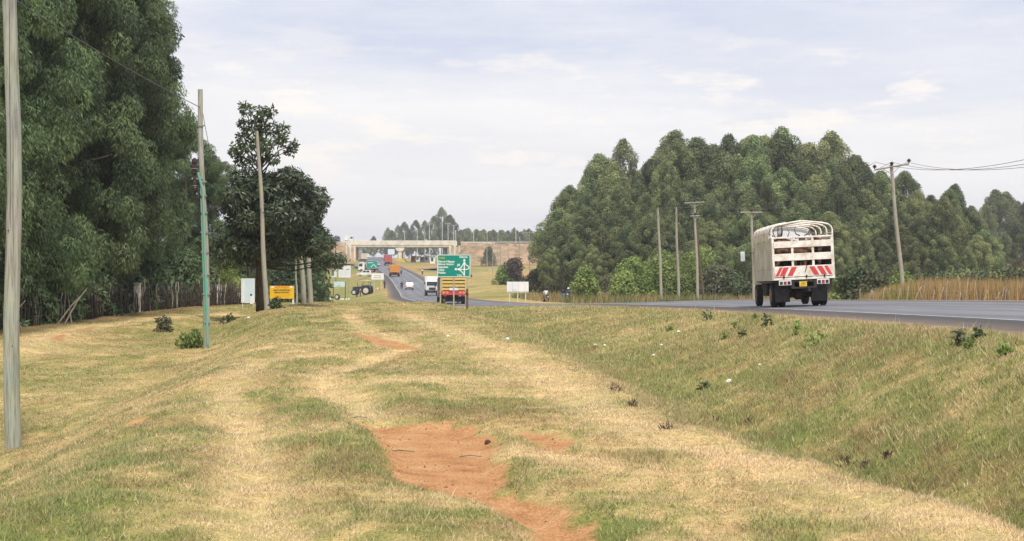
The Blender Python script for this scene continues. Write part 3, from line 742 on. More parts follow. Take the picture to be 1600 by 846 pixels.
for k in range(9):
    px = 488 + k * 4 ; x, y, z = at(px, 330 + 6 * k + random.uniform(-4, 4), 300 + 6 * k)
    if px < 500: eucalyptus(FAR_V[n_t % 6], x, y, z - float(ground(x, y)), 'hazy tree peeping past the dark broadleaf tree', 'hazy trees behind the broadleaf tree', F_EUC_FAR, 0.8); n_t += 1

def bush(name, label, cat, x, y, h, w, mat, seed, per=90, L=0.28, W=0.16, group=None, droop=0.4, stems=5, n=16, bark=BARK_D, low=0.15):
    r = np.random.default_rng(seed); C, R = [], []
    for i in range(n):
        a = i * 2.4 + r.random(); u = (i + 0.5) / n; rr = w * 0.5 * (1 - 0.75 * u ** 2.0) * (0.25 + 0.6 * r.random())
        R.append(min(w, h) * (0.17 + 0.10 * r.random())); C.append((rr * math.cos(a), rr * math.sin(a), h * (low + (0.95 - low) * u) - R[-1] * 0.5))
    C, R = np.array(C), np.array(R)
    t = thing(name, label, cat, (x, y, float(ground(x, y)) - 0.03), 0, group)
    link('foliage' if h < 4.5 else 'crown', lobes_to_cards('leaves', r, C, R, per / max(0.15, (R.mean() ** 2)) * 1.0, L, W, droop, 0.9, 0.3, 0.5), mat, t)
    b = B()
    for i in range(stems):
        c = C[(i * 3) % n]; b.tube([(0.06 * math.cos(i * 2), 0.06 * math.sin(i * 2), -0.1), (c[0] * .4, c[1] * .4, c[2] * .55), tuple(c)], [0.012 * h + 0.015, 0.008 * h + 0.01, 0.008], 5)
    link('stem' if h < 4.5 else 'trunk', b.mesh('stem', True), bark, t)
    return t
# dark undergrowth filling the foot of the eucalyptus row
UNDER = []
for i in range(4):
    t_ = bush('shrub', 'dark leafy undergrowth shrub behind the stake fence', 'shrub', -24.2, 60 + i * 3.1, 3.6 + 0.5 * (i % 3), 4.6, F_EUC, 700 + i, 300, 0.34, 0.10, 'undergrowth shrubs behind the stake fence', 0.9, 6, 26, low=0.06); UNDER.append(t_)
for i in range(46):
    t_ = copy_tree(UNDER[i % 4]); xx, yy = (-24.3 - 2.3 * (i % 4) + random.uniform(-.5, .5), 56 + i * 1.38)
    t_.location = (xx, yy, float(ground(xx, yy)) - .05); t_.rotation_euler.z = random.random() * 6; t_.scale = (1, 1, random.uniform(.75, 1.35))
# undergrowth trees behind the broadleaf tree
for i, (px, py, d, w) in enumerate(((338, 395, 150, 6), (372, 388, 155, 7), (405, 380, 158, 7), (440, 378, 160, 7), (470, 388, 165, 6), (355, 372, 170, 8), (425, 365, 175, 8), (478, 400, 180, 5), (320, 400, 140, 6))):
    x, y, z = at(px, py, d)
    bush('broadleaf_tree', 'dark bushy tree in the thicket behind the yellow school sign', 'tree', x, y, z - float(ground(x, y)), w, F_MID if i % 2 else F_EUC, 300 + i, 260, 0.4, 0.2, 'thicket behind the yellow school sign', 0.6, 5, 26)
x, y, z = at(357, 404, 118); bush('cypress_shrub', 'round yellow green cypress shrub beside the pale billboard', 'shrub', x, y, z - float(ground(x, y)), 2.6, F_LIGHT, 330, 420, 0.16, 0.05, None, -0.8, 4, 20, low=0.05)
for i, (px, py, d, w, m_, lab) in enumerate((
        (913, 414, 178, 3.2, F_LIGHT, 'small bright green pointed tree near the motorcyclists'),
        (990, 400, 186, 5.2, F_LIGHT, 'bright green rounded shrub in front of the dark stand'),
        (1035, 392, 188, 6.0, F_LIGHT, 'broad bright green tree behind the twin bare poles'),
        (975, 425, 180, 3.4, F_LIGHT, 'low bright green shrub joined to the rounded shrub'),
        (1095, 384, 192, 7.6, F_LIGHT, 'large bright green tree behind the pole with crossarm'),
        (1120, 412, 182, 6.2, F_GREY, 'dull grey green scrub beside the leaning brown stay pole'),
        (1150, 424, 180, 4.5, F_MID, 'dark low scrub between the crossarm poles'),
        (1338, 415, 128, 3.4, F_MID, 'low dark green shrub beside the livestock truck'),
        (1368, 424, 126, 2.6, F_GREY, 'small grey green shrub next to the reed field end'),
        (950, 430, 200, 3.0, F_GREY, 'small pale scrub beside the bright pointed tree'),
        (1065, 428, 184, 3.4, F_LIGHT, 'low pale green shrub at the foot of the bare upright poles'),
        (1225, 425, 185, 4.2, F_GREY, 'grey green shrub half hidden behind the livestock truck'),
        (1320, 430, 150, 3.0, F_LIGHT, 'bright low shrub just past the livestock truck'),
        (1410, 424, 132, 2.2, F_LIGHT, 'bright green maize like clump behind the leaning pole'),
        (802, 402, 300, 5.0, F_PURP, 'leafless purple brown thicket beside the thin far poles'),
        (788, 412, 300, 4.0, F_LIGHT, 'pale green shrub beside the purple brown thicket'),
        (838, 420, 235, 5.5, F_GREY, 'grey green scrub at the tip of the stand'),
        (860, 432, 225, 5.0, F_GREY, 'brownish low scrub behind the cyclist in white'),
        (764, 384, 560, 5.0, F_MID, 'lone dark bush growing on the bridge bank'))):
    x, y, z = at(px, py, d)
    bush('shrub', lab, 'shrub', x, y, max(1.2, z - float(ground(x, y))), w, m_, 400 + i, 200, 0.34, 0.2, None, 0.4, 5, 22)
for i in range(16):
    px = 1440 + i * 13; x, y, z = at(px, 418 + 8 * random.random(), 165 + 10 * random.random())
    bush('shrub', 'dark shrub in the row behind the brown reeds', 'shrub', x, y, max(1.5, z - float(ground(x, y))), 3.8, (F_MID, F_EUC_FAR)[i % 2], 430 + i, 110, 0.36, 0.22, 'shrubs behind the reed field', 0.4, 4, 14)
for i, (px, py, d, h, w, lab) in enumerate(((300, 512, 56.5, 0.72, 1.5, 'dense green herb clump at the foot of the green pipe pole'), (257, 497, 68, 0.75, 1.0, 'grey leafy weed on the track bank near the fence'), (357, 492, 73, 0.4, 0.9, 'low dark weed patch on the bank behind the green pipe pole'), (432, 480, 75, 0.6, 0.9, 'small green weed at the foot of the leaning bare pole'))):
    x = (px - 800) / FPX * d
    bush('weed', lab, 'weed', x, d, h, w, (F_LIGHT, F_GREY, F_MID, F_MID)[i], 450 + i, 260, 0.16, 0.08, None, 0.1, 6, 12, low=0.1)

# the single dark broadleaf tree
def broadleaf():
    x, y = (408 - 800) / FPX * 80, 80.0; r = np.random.default_rng(77)
    t = thing('broadleaf_tree', 'dark broadleaf tree with thin open top beside the leaning bare pole', 'tree', (x, y, float(ground(x, y)) - 0.05))
    C, R = [], []
    for i in range(95):     # dense lower dome, heavier on the road side
        u = (i + 0.5) / 95; a = i * 2.4 + r.random(); rr = 2.75 * (1 - 0.50 * u ** 2.6) * (0.35 + 0.72 * r.random() ** 0.6) * (0.85 + 0.3 * math.sin(a * 2 + u * 9))
        C.append((0.55 + rr * math.cos(a) * 1.0 + (0.5 * (1 - u) if math.cos(a) > 0 else 0), rr * math.sin(a), 3.2 + 3.95 * u - 0.25 * rr * (1 - u))); R.append(0.5 + 0.32 * r.random())
    nd = len(C)
    ms = lobes_to_cards('broad_leaves', r, np.array(C), np.array(R), 700, 0.29, 0.085, 0.55, 0.6, 0.45, 0.5)
    link('crown', ms, F_DARK, t)
    C2, R2 = [], []
    for px, py, rad in ((392, 170, .42), (398, 185, .45), (415, 180, .42), (428, 178, .40), (385, 195, .42), (408, 200, .5), (425, 205, .55), (435, 195, .4), (378, 210, .45), (370, 228, .5), (385, 232, .42), (363, 240, .4), (400, 225, .4), (418, 228, .5), (437, 226, .45), (450, 234, .45), (455, 226, .35), (390, 205, .45), (404, 165, .3), (440, 215, .35), (395, 248, .5), (412, 246, .5), (376, 250, .45), (428, 250, .45)):
        q = at(px, py, y); C2.append((q[0] - x + 0.1 * r.normal(), r.normal() * 0.5, q[2] - t.location.z + 0.1 * r.normal())); R2.append(rad * (0.62 + 0.3 * r.random()))
    link('upper_crown', lobes_to_cards('upper_leaves', r, np.array(C2), np.array(R2), 1000, 0.23, 0.10, 0.4, 0.8, 0.2, 0.8), F_MID, t)
    b = B(); tr = [(0, 0, -.2), (-0.06, 0, 1.2), (-0.1, 0.02, 2.4), (-0.05, 0, 3.6), (0.05, 0, 5.2), (0.0, 0, 7.2), (-0.1, 0, 9.4)]
    b.tube(tr, [0.30, 0.21, 0.18, 0.16, 0.12, 0.08, 0.03], 9)
    for i in list(range(0, nd, 4)):
        c = C[i]; b.tube([(-0.05, 0, max(2.4, c[2] - 1.3)), (c[0] * .5, c[1] * .5, c[2] - 0.35), tuple(c)], [0.06, 0.045, 0.015], 5)
    for c in C2: b.tube([(0, 0, max(5.2, c[2] - 1.3)), (c[0] * .55, c[1] * .5, c[2] - 0.35), tuple(c)], [0.045, 0.03, 0.012], 5)
    link('trunk', b.mesh('trunk', True), BARK_D, t)
broadleaf()

# ------------------------------------------------------------------ grass and reeds (uncountable)
def blades(name, X, Y, Z, H, W, lean, cols, mat, label, cat):
    n = len(X); a = rng.random(n) * 6.283; la = rng.random(n) * 6.283; ll = lean * rng.random(n)
    P = np.stack([X, Y, Z], 1); s = np.stack([np.cos(a), np.sin(a), np.zeros(n)], 1) * (W * 0.5)[:, None]
    tip = P + np.stack([np.cos(la) * ll * H, np.sin(la) * ll * H, H], 1)
    v = np.stack([P - s, P + s, tip], 1).reshape(-1, 3); f = np.arange(n * 3).reshape(-1, 3)
    rgba = np.concatenate([np.repeat(cols, 3, 0), np.ones((n * 3, 1))], 1)
    o = link(name, np_mesh(name, v, f, {'tone': ('FLOAT_COLOR', rgba)}), mat)
    return tag(o, label, cat, None, 'stuff')
def blade_mat(name, trans):
    m, n, l, p = _new(name); a1 = n.new('ShaderNodeAttribute'); a1.attribute_name = 'tone'
    l.new(a1.outputs['Color'], p.inputs['Base Color']); p.inputs['Roughness'].default_value = 0.8; p.inputs['Specular IOR Level'].default_value = 0.15
    tr = n.new('ShaderNodeBsdfTranslucent'); l.new(a1.outputs['Color'], tr.inputs['Color']); ms = n.new('ShaderNodeMixShader'); ms.inputs[0].default_value = trans
    l.new(p.outputs[0], ms.inputs[1]); l.new(tr.outputs[0], ms.inputs[2]); l.new(ms.outputs[0], n['Material Output'].inputs['Surface'])
    return m
M_BLADE = blade_mat('grass blade', 0.3)
def build_grass():
    Xs, Ys = [], []
    for y0, y1, dens in ((5.5, 9, 3200), (9, 14, 3000), (14, 20, 2000), (20, 30, 1050), (30, 45, 460), (45, 65, 190), (65, 95, 70), (95, 130, 20)):
        wl_, wr_ = 0.37 * y1 + 1.5, 0.37 * y1 + 1.5
        n = int(dens * (y1 - y0) * (wl_ + wr_)); yy = y0 + (y1 - y0) * rng.random(n); xx = -wl_ + (wl_ + wr_) * rng.random(n)
        k = np.abs(xx) < 0.36 * yy + 1.6
        Xs.append(xx[k]); Ys.append(yy[k])
    X, Y = np.concatenate(Xs), np.concatenate(Ys)
    off = X < XE(Y) - 0.1; off |= X > XE(Y) + RW + 0.5; X, Y = X[off], Y[off]
    dm = dirtness(X, Y); clump = fbm(X * 5, Y * 4, 91, 3)
    keep = (rng.random(len(X)) > smooth((dm - 0.22) / 0.48) * 0.982) & (rng.random(len(X)) > 0.7 * smooth((-19.5 - X) / 1.5)) & (rng.random(len(X)) < 0.30 + 1.1 * clump)
    X, Y = X[keep], Y[keep]; clump = clump[keep]
    d = dryness(X, Y); dj = np.clip(d + 0.27 * rng.normal(size=len(X)), 0, 1)
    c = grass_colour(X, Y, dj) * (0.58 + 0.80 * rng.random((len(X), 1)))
    uu = (X - XV(Y)) / np.maximum(XE(Y) - XV(Y), 0.5); ditch = (uu > 0.05) & (uu < 1)
    H = (0.022 + 0.035 * rng.random(len(X)) + 0.03 * (clump - 0.4)) * (1 + 0.55 * (d < 0.35)) * np.where(ditch, 0.9, 0.52) * (1 + Y / 110.0) * np.where(dm[keep] > 0.42, 0.5, 1.0)
    tall = rng.random(len(X)) < np.where(ditch, 0.012, 0.008); H = np.where(tall, H * 2.6, H); H = np.maximum(H, 0.012)
    W = 0.0042 + 0.00044 * Y * (0.6 + 0.8 * rng.random(len(X)))
    blades('verge_grass', X, Y, ground(X, Y) - 0.006, H, W, 1.3, c, M_BLADE, 'short patchy straw and green grass covering the verge and ditch', 'grass')
    return len(X)
print('grass blades', build_grass())
def build_reeds():
    n = 90000; y = 96 + 34 * rng.random(n); x = 20 + 48 * rng.random(n)
    k = (x > (1330 - 800) / FPX * y + 5.0 * (fbm(y * 0.3, x * 0.1, 3) - 0.3)) & (x > XE(y) + RW + 7) & (rng.random(n) < 0.4 + 0.9 * fbm(x * 0.8, y * 0.8, 23)); x, y = x[k], y[k]; n = len(x)
    H = (0.75 + 1.1 * fbm(x * 0.35, y * 0.3, 12) + 0.75 * rng.random(n) ** 1.5) * (0.45 + 0.55 * smooth((x / y * FPX + 800 - 1330) / 110))
    t = rng.random((n, 1)); c = np.array([0.54, 0.38, 0.16]) * (1 - t) + np.array([0.34, 0.235, 0.13]) * t
    gz = fbm(x * 0.2, y * 0.2, 44); c = np.where((gz > 0.62)[:, None], np.array([0.30, 0.27, 0.08]), c) * (0.7 + 0.6 * rng.random((n, 1)))
    blades('reeds', x, y, ground(x, y) - 0.02, H, 0.035 + 0.05 * rng.random(n), 0.38, c, M_BLADE, 'tall brown dry reeds filling the field behind the crooked fence', 'reeds')
    n = 26000; y = 160 + 45 * rng.random(n); x = -2 + 75 * rng.random(n); k = (x > XE(y) + RW + 5) & (rng.random(n) < 0.25 + 1.0 * fbm(x * 0.4, y * 0.4, 25)); x, y = x[k], y[k]; n = len(x)
    d = fbm(x * 0.15, y * 0.15, 66); c = mix3(np.array([0.13, 0.17, 0.06]), np.array([0.36, 0.27, 0.13]), smooth((d - 0.3) / 0.3)) * (0.7 + 0.6 * rng.random((n, 1)))
    blades('tall_grass', x, y, ground(x, y) - 0.02, 0.5 + 0.7 * rng.random(n), 0.08 + 0.08 * rng.random(n), 0.5, c, M_BLADE, 'tall rough grass strip between the highway and the eucalyptus stand', 'grass')
build_reeds()
# ------------------------------------------------------------------ poles and wires
M_POLE = wood('weathered grey green pole wood', (0.45, 0.455, 0.385), (0.22, 0.22, 0.18), 0.05, 30)
M_POLE2 = wood('pale dry pole wood', (0.47, 0.44, 0.365), (0.30, 0.27, 0.22), 0.05, 30)
M_POLE_B = wood('brown stay pole wood', (0.20, 0.13, 0.09), (0.10, 0.065, 0.045), 0.05, 30)
M_PORC = plain('dark porcelain', (0.035, 0.022, 0.02), 0.3)
M_STEEL = plain('dull steel', (0.30, 0.30, 0.30), 0.5, 0.4)
M_BLACK = plain('black rubber', (0.018, 0.018, 0.019), 0.75)
M_WIRE = plain('grey wire', (0.10, 0.10, 0.105), 0.6)
M_PIPE = plain('green plastic pipe', (0.09, 0.29, 0.22), 0.6, var=0.25, dirt=(0.26, 0.30, 0.23), scale=2.5)
M_WHITE = plain('white paint', (0.72, 0.72, 0.70), 0.5, var=0.08, scale=2)
def pole(px, d, top_px, top_py, r0, label, mat=M_POLE, base_py=None, arm=None, ins=0, group=None, brace=True, name='utility_pole', r1=None, arm_yaw=0.0):
    x = (px - 800) / FPX * d; z0 = float(ground(x, d)); tx, _, tz = at(top_px, top_py, d)
    H = tz - z0; lean = tx - x
    t = thing(name, label, 'utility pole', (x, d, z0), 0, group)
    r1 = r1 or r0 * 0.68
    pts = [(lean * k / 8 + 0.03 * math.sin(k * 1.1 + px), 0.02 * math.sin(k * 0.9 + px), -0.4 * (k == 0) + H * k / 8) for k in range(9)]
    B().tube(pts, [r0 + (r1 - r0) * k / 8 for k in range(9)], 12).build('pole', mat, t, smooth='auto')
    if arm:
        for (ah, al, tilt) in arm:       # height below top, half length, tilt
            b = B(); c, s = math.cos(arm_yaw), math.sin(arm_yaw); zz = H - ah; cx = lean * zz / H
            p0 = Vector((cx - al * c, -r0 - 0.06 - al * s, zz - tilt)); p1 = Vector((cx + al * c, -r0 - 0.06 + al * s, zz + tilt))
            b.tube([p0, p1], 0.065, 4); a = b.build('crossarm', mat, t)
            if brace:
                for sg in (-1, 1): B().tube([(cx, -r0 - 0.03, zz - 0.55), (cx + sg * al * 0.55 * c, -r0 - 0.05, zz + sg * tilt * 0.5)], 0.025, 5).build('brace', mat, t)
            if ins:
                for k in range(ins):
                    q = p0.lerp(p1, k / (ins - 1))
                    B().lathe([(0.0, 0.03), (0.08, 0.05), (0.12, 0.13), (0.2, 0.15), (0.26, 0.10), (0.32, 0.05)], (q.x, q.y, q.z + 0.05), 'z', 10).build('insulator', M_PORC, a)
    t['top'] = 0; del t['top']
    return t, Vector((x, d, z0)), lean, H
def wire(name, label, pts_pairs, r=0.02, mat=M_WIRE, sag=0.6, parent=None, group=None):
    b = B()
    for a, c in pts_pairs:
        a, c = Vector(a), Vector(c)
        sg_ = sag * min(1.0, ((c - a).length / 25.0) ** 2)
        b.tube([a.lerp(c, k / 14) - Vector((0, 0, sg_ * 4 * (k / 14) * (1 - k / 14))) for k in range(15)], r, 5)
    o = b.build(name, mat, parent)
    if parent is None: tag(o, label, 'cable', group)
    return o
p1, p1b, _, _ = pole(22, 24.0, 17, -90, 0.128, 'thick bare wooden pole with deep cracks standing alone on the verge', M_POLE, r1=0.105)
for k in range(5): B().lathe([(0, 0.014), (0.012, 0.01)], (0.01 - 0.03 * k, -0.13 + 0.002 * k, 1.6 + 0.9 * k), 'y', 8).build('knot', BARK_D, p1)
for k, (a_, z0_, z1_) in enumerate(((-1.9, 0.2, 2.6), (-1.2, 1.8, 5.2), (-1.55, 3.4, 7.0), (-2.2, 2.4, 4.4))):
    B().tube([((0.128 - 0.002 * zz) * math.cos(a_ + 0.03 * math.sin(zz * 3)) - 0.006 * zz, (0.128 - 0.002 * zz) * math.sin(a_), zz) for zz in np.linspace(z0_, z1_, 14)], [0.001] + [0.0045] * 12 + [0.001], 4).build('crack', plain('dark crack', (0.09, 0.08, 0.065), 0.95), p1)
# pole with green pipe and cable ends
p2, q2, l2, h2 = pole(325, 54.7, 312, 140, 0.125, 'bare wooden pole with green cable pipe and black cable terminations', M_POLE, r1=0.085)
B().tube([(0.03 + l2 * (0.1 + 0.5 * k) / h2, -0.15, 0.1 + 0.5 * k) for k in range(12)] + [(l2 * 5.9 / h2 - 0.03, -0.16, 5.85), (l2 * 6.3 / h2 - 0.12, -0.18, 6.25)], 0.045, 8).build('cable_pipe', M_PIPE, p2, smooth='auto')
B().tube([(-0.05 + l2 * (0.1 + 5.6 * k / 12) / h2, -0.13, 0.1 + 5.6 * k / 12) for k in range(13)], 0.03, 6).build('cable_pipe', M_PIPE, p2, smooth='auto')
for k, zz in enumerate((0.9, 1.9, 2.6, 3.4, 4.1, 4.8, 5.4, 5.9, 7.9)): B().lathe([(0, 0.165 - 0.004 * k), (0.05, 0.165 - 0.004 * k)], (l2 * zz / h2, -0.02, zz), 'z', 12).build('strap', M_STEEL, p2)
for k, (dx, zz, s) in enumerate(((-0.27, 6.15, 1.0), (-0.25, 5.55, 0.8))):
    c = B().lathe([(0, 0.05), (0.06, 0.11 * s), (0.16, 0.12 * s), (0.2, 0.07), (0.26, 0.14 * s), (0.36, 0.14 * s), (0.4, 0.08), (0.46, 0.11 * s), (0.56, 0.10 * s), (0.62, 0.03)], (l2 * 6 / h2 + dx, -0.1, zz), 'z', 12).build('cable_termination', M_PORC, p2)
    B().lathe([(0, 0.125 * s), (0.03, 0.125 * s)], (l2 * 6 / h2 + dx, -0.1, zz + 0.22), 'z', 12).build('band', M_STEEL, c)
    B().tube([(l2 * 6 / h2 + dx, -0.1, zz + 0.05), (l2 * 6 / h2 + dx * .7, -0.12, zz - 0.4), (l2 * 6 / h2 - 0.02, -0.15, zz - 0.8)], 0.03, 6).build('cable_tail', M_BLACK, p2)
B().box(l2 * 6 / h2 - 0.36, l2 * 6 / h2 + 0.05, -0.16, -0.11, 6.0, 6.06).build('bracket', M_STEEL, p2)
p3, q3, l3, h3 = pole(417, 76.7, 402, 205, 0.135, 'tall leaning bare wooden pole in front of the dark broadleaf tree', M_POLE2, r1=0.08)
pole(476, 86, 465, 352, 0.15, 'stout leaning wooden pole beside the twin upright pole', M_POLE2, group=None, r1=0.12)
pole(485, 88, 481, 345, 0.15, 'stout upright wooden pole beside the leaning stout pole', M_POLE2, group=None, r1=0.125)
pole(464, 130, 462, 405, 0.09, 'thin grey pole behind the yellow school sign', M_POLE)
# right side line
pr = []
for px, tp, tpy, d, arm, ins, lab in ((1034, 1028, 325, 171, None, 0, 'bare upright pole in front of the bright green shrub'), (1061, 1056, 324, 171, None, 0, 'bare upright pole next to the pole with high crossarm'),
        (1091, 1085, 315, 168, [(0.15, 1.15, 0.06), (1.6, 0.55, 0.03)], 3, 'pole with high crossarm and brown leaning stay'), (1179, 1174, 330, 150, [(0.15, 1.15, 0.0)], 3, 'pole with crossarm behind the livestock truck'),
        (1413, 1392, 258, 112, [(0.15, 1.25, 0.22)], 3, 'tall curved leaning pole with insulators at the reed field')):
    pr.append(pole(px, d, tp, tpy, 0.17, lab, M_POLE2, arm=arm, ins=ins))
t_, b_, l_, h_ = pr[2]
B().tube([(l_ + 0.05, 0.2, h_ - 1.2), (0.75, 0.6, -0.3)], [0.09, 0.13], 8).build('stay_pole', M_POLE_B, t_)
def top_of(e, dx=0.0, dz=0.2): return e[1] + Vector((e[2] + dx, -0.2, e[3] + dz))
for k, dx in enumerate((-1.15, 0.0, 1.15)):
    wire('power_line', 'grey power line slung between the three crossarm poles', [(top_of(pr[2], dx), top_of(pr[3], dx)), (top_of(pr[3], dx), top_of(pr[4], dx)), (top_of(pr[4], dx), (at(1700, 236, 66)[0] + dx, 66, at(1700, 236, 66)[2]))], 0.014, sag=0.7, group='power lines across the highway poles')
wire('power_line', 'upper grey cable linking the bare poles and running to the far thin poles', [(top_of(pr[2], 0, -0.6), top_of(pr[1], 0, -0.1)), (top_of(pr[1], 0, -.1), top_of(pr[0], 0, -.1)), (top_of(pr[0], 0, -.1), at(828, 362, 300))], 0.028, sag=0.5)
wire('power_line', 'lower grey cable linking the bare poles and running to the far thin poles', [(top_of(pr[2], 0, -1.5), top_of(pr[1], 0, -0.9)), (top_of(pr[1], 0, -.9), top_of(pr[0], 0, -.9)), (top_of(pr[0], 0, -.9), at(828, 368, 300))], 0.028, sag=0.9)
wire('overhead_cable', 'slack cable sagging from the eucalyptus row to the green pipe pole', [((-17.0, 42, 11.5), q2 + Vector((l2 * .93, -0.1, h2 * 0.93)))], 0.014, sag=0.75)
wire('overhead_cable', 'thin cable dropping from the green pipe pole to the thicket', [(q2 + Vector((l2 * .95, 0.1, h2 * 0.95)), (-22, 120, 4.5))], 0.012, sag=0.5)
wire('overhead_cable', 'low cable strung behind the broadleaf tree to the stout poles', [((-24, 118, 2.7), (-12.0, 86.5, 2.5))], 0.014, sag=0.2)
for i, (px, tp, tpy, d, r) in enumerate(((828, 827, 362, 300, 0.12), (843, 842, 366, 290, 0.12), (811, 812, 370, 300, 0.12), (782, 782, 376, 330, 0.14), (778, 778, 368, 430, 0.13), (770, 770, 372, 430, 0.12), (761, 761, 362, 450, 0.13), (794, 794, 380, 330, 0.10))):
    pole(px, d, tp, tpy, r, 'thin far pole standing before the long bridge bank', M_POLE2, group='thin far poles before the bridge bank', arm=[(0.3, 1.2, 0)] if i == 0 else None, brace=False)
pole(525, 420, 525, 378, 0.11, 'dark thin pole with a slanting stay near the white boards', M_POLE_B)
pole(500, 420, 525, 392, 0.09, 'slanting stay pole propped against the dark thin pole', M_POLE_B)
for px, tpy, d in ((671, 350, 700), (691, 348, 720), (700, 349, 740), (709, 352, 700), (712, 360, 660), (740, 356, 680), (806, 358, 690), (664, 360, 800), (652, 358, 820), (632, 362, 830)):
    pole(px, d, px, tpy, 0.14, 'pale far mast rising behind the bridge deck', M_WHITE, group='pale masts behind the bridge', name='lamp_mast', arm=[(0.1, 1.4, 0.0)] if d == 700 or d == 740 else None, brace=False)

# ------------------------------------------------------------------ stake fence along the eucalyptus row
M_STAKE = wood('grey brown stake', (0.085, 0.064, 0.05), (0.035, 0.026, 0.02), 0.1, 22)
M_STAKE2 = wood('pale stake', (0.42, 0.36, 0.29), (0.22, 0.17, 0.13), 0.1, 22)
def stake_mesh(seed, h, r):
    rr = random.Random(seed); b = B()
    b.tube([(rr.uniform(-.02, .02) * k, rr.uniform(-.02, .02) * k, -0.2 + (h + 0.2) * k / 4) for k in range(5)], [r, r * .95, r * .9, r * .8, r * .55], 6)
    return b.mesh('stake', True)
SM = [stake_mesh(i, 1.55 + 0.14 * (i % 4), 0.035 + 0.008 * (i % 3)) for i in range(7)]
for i, m_ in enumerate(SM): m_.materials.append(M_STAKE2 if i == 3 else M_STAKE)
fe = thing('stake_fence', 'rough fence of upright wooden stakes along the eucalyptus row', 'fence')
fl = [(-22.6, 56), (-22.4, 75), (-22.0, 92), (-21.0, 108), (-20.4, 119)]
yy = 56.0; k = 0
while k < 285 and yy < 119:
    xx = float(np.interp(yy, [p[1] for p in fl], [p[0] for p in fl])) + random.uniform(-.08, .08)
    o = bpy.data.objects.new('stake', SM[random.randrange(7)]); COL.objects.link(o); o.parent = fe
    o.location = (xx, yy, float(ground(xx, yy))); o.rotation_euler = (random.uniform(-.07, .07), random.uniform(-.08, .08), random.random() * 6); o.scale = (1.15, 1.15, random.uniform(0.62, 1.0))
    yy += random.uniform(0.14, 0.29); k += 1
for zz in (0.5, 1.0): B().tube([(x_, y_, float(ground(x_, y_)) + zz) for x_, y_ in fl], 0.025, 5).build('rail', M_STAKE, fe)
for i, (px, d, h, lab) in enumerate(((215, 90.5, 1.75, 'pale mortared stone gate post beside the stake fence'), (343, 112, 1.5, 'white painted gate post at the far end of the stake fence'))):
    x = (px - 800) / FPX * d + 0.0; t = thing('gate_post', lab, 'post', (x, d, float(ground(x, d)) - 0.1))
    B().box(-.16, .16, -.16, .16, 0, h).build('shaft', plain('rough pale stone', (0.52, 0.49, 0.44), 0.9, var=0.35, scale=5, bump=0.6) if i == 0 else M_WHITE, t, 0.02)
    B().box(-.19, .19, -.19, .19, h, h + 0.08).build('cap', plain('concrete cap', (0.42, 0.40, 0.36), 0.9), t, 0.01)
# fallen and leaning branches against that fence
for i, (x, y, dx, h) in enumerate(((-21.9, 66, 0.9, 1.3), (-21.7, 68, -0.8, 1.5), (-21.6, 73, 1.3, 1.6), (-21.6, 74.2, 1.0, 1.7), (-21.5, 75, -0.3, 1.6), (-21.4, 88, 0.2, 1.5))):
    o = B().tube([(x, y, float(ground(x, y)) - .05), (x + dx * .5, y + .1, float(ground(x, y)) + h * .55), (x + dx, y + .3, float(ground(x, y)) + h)], [0.04, 0.03, 0.015], 6).build('fallen_branch', M_STAKE2, None, smooth='auto')
    tag(o, 'bare grey branch propped against the stake fence', 'branch', 'branches propped against the stake fence')
dt = thing('dead_tree', 'bare brown dead tree stump with two limbs behind the stake fence', 'dead tree', (-23.5, 122, float(ground(-23.5, 122))))
B().tube([(0, 0, -.2), (0.05, 0, 1.5), (-.1, 0, 3.2), (-.2, 0, 4.0)], [.16, .13, .10, .05], 8).build('trunk', M_POLE_B, dt)
B().tube([(0.0, 0, 2.2), (.5, 0, 3.0), (.9, 0, 3.9)], [.07, .05, .02], 6).build('limb', M_POLE_B, dt); B().tube([(0.3, 0, 2.7), (.3, 0, 3.3), (.2, 0, 3.8)], [.05, .04, .02], 6).build('limb', M_POLE_B, dt)

# crooked fence before the reeds
pf = thing('post_fence', 'crooked fence of pale leaning posts before the brown reeds', 'fence')
PM = [stake_mesh(50 + i, 1.25 + 0.15 * i, 0.05) for i in range(4)]
for m_ in PM: m_.materials.append(M_STAKE2)
for k in range(64):
    yy = 95.0 - 0.02 * k + random.uniform(-.3, .3); xx = 21.5 + k * 0.47 + random.uniform(-.2, .2)
    o = bpy.data.objects.new('post', PM[k % 4]); COL.objects.link(o); o.parent = pf
    o.location = (xx, yy, float(ground(xx, yy))); o.rotation_euler = (random.uniform(-.1, .1), random.choice((0.1, 0.25, -0.1, 0.5, 0.35, 0.0)) + random.uniform(-.1, .1), random.random()); o.scale = (0.8, 0.8, random.uniform(.6, 1.05))
for zz in (0.45, 0.9): B().tube([(x_, 95 - 0.04 * (x_ - 21.5), float(ground(x_, 95)) + zz) for x_ in np.linspace(21, 52, 16)], 0.008, 4).build('fence_wire', M_WIRE, pf)

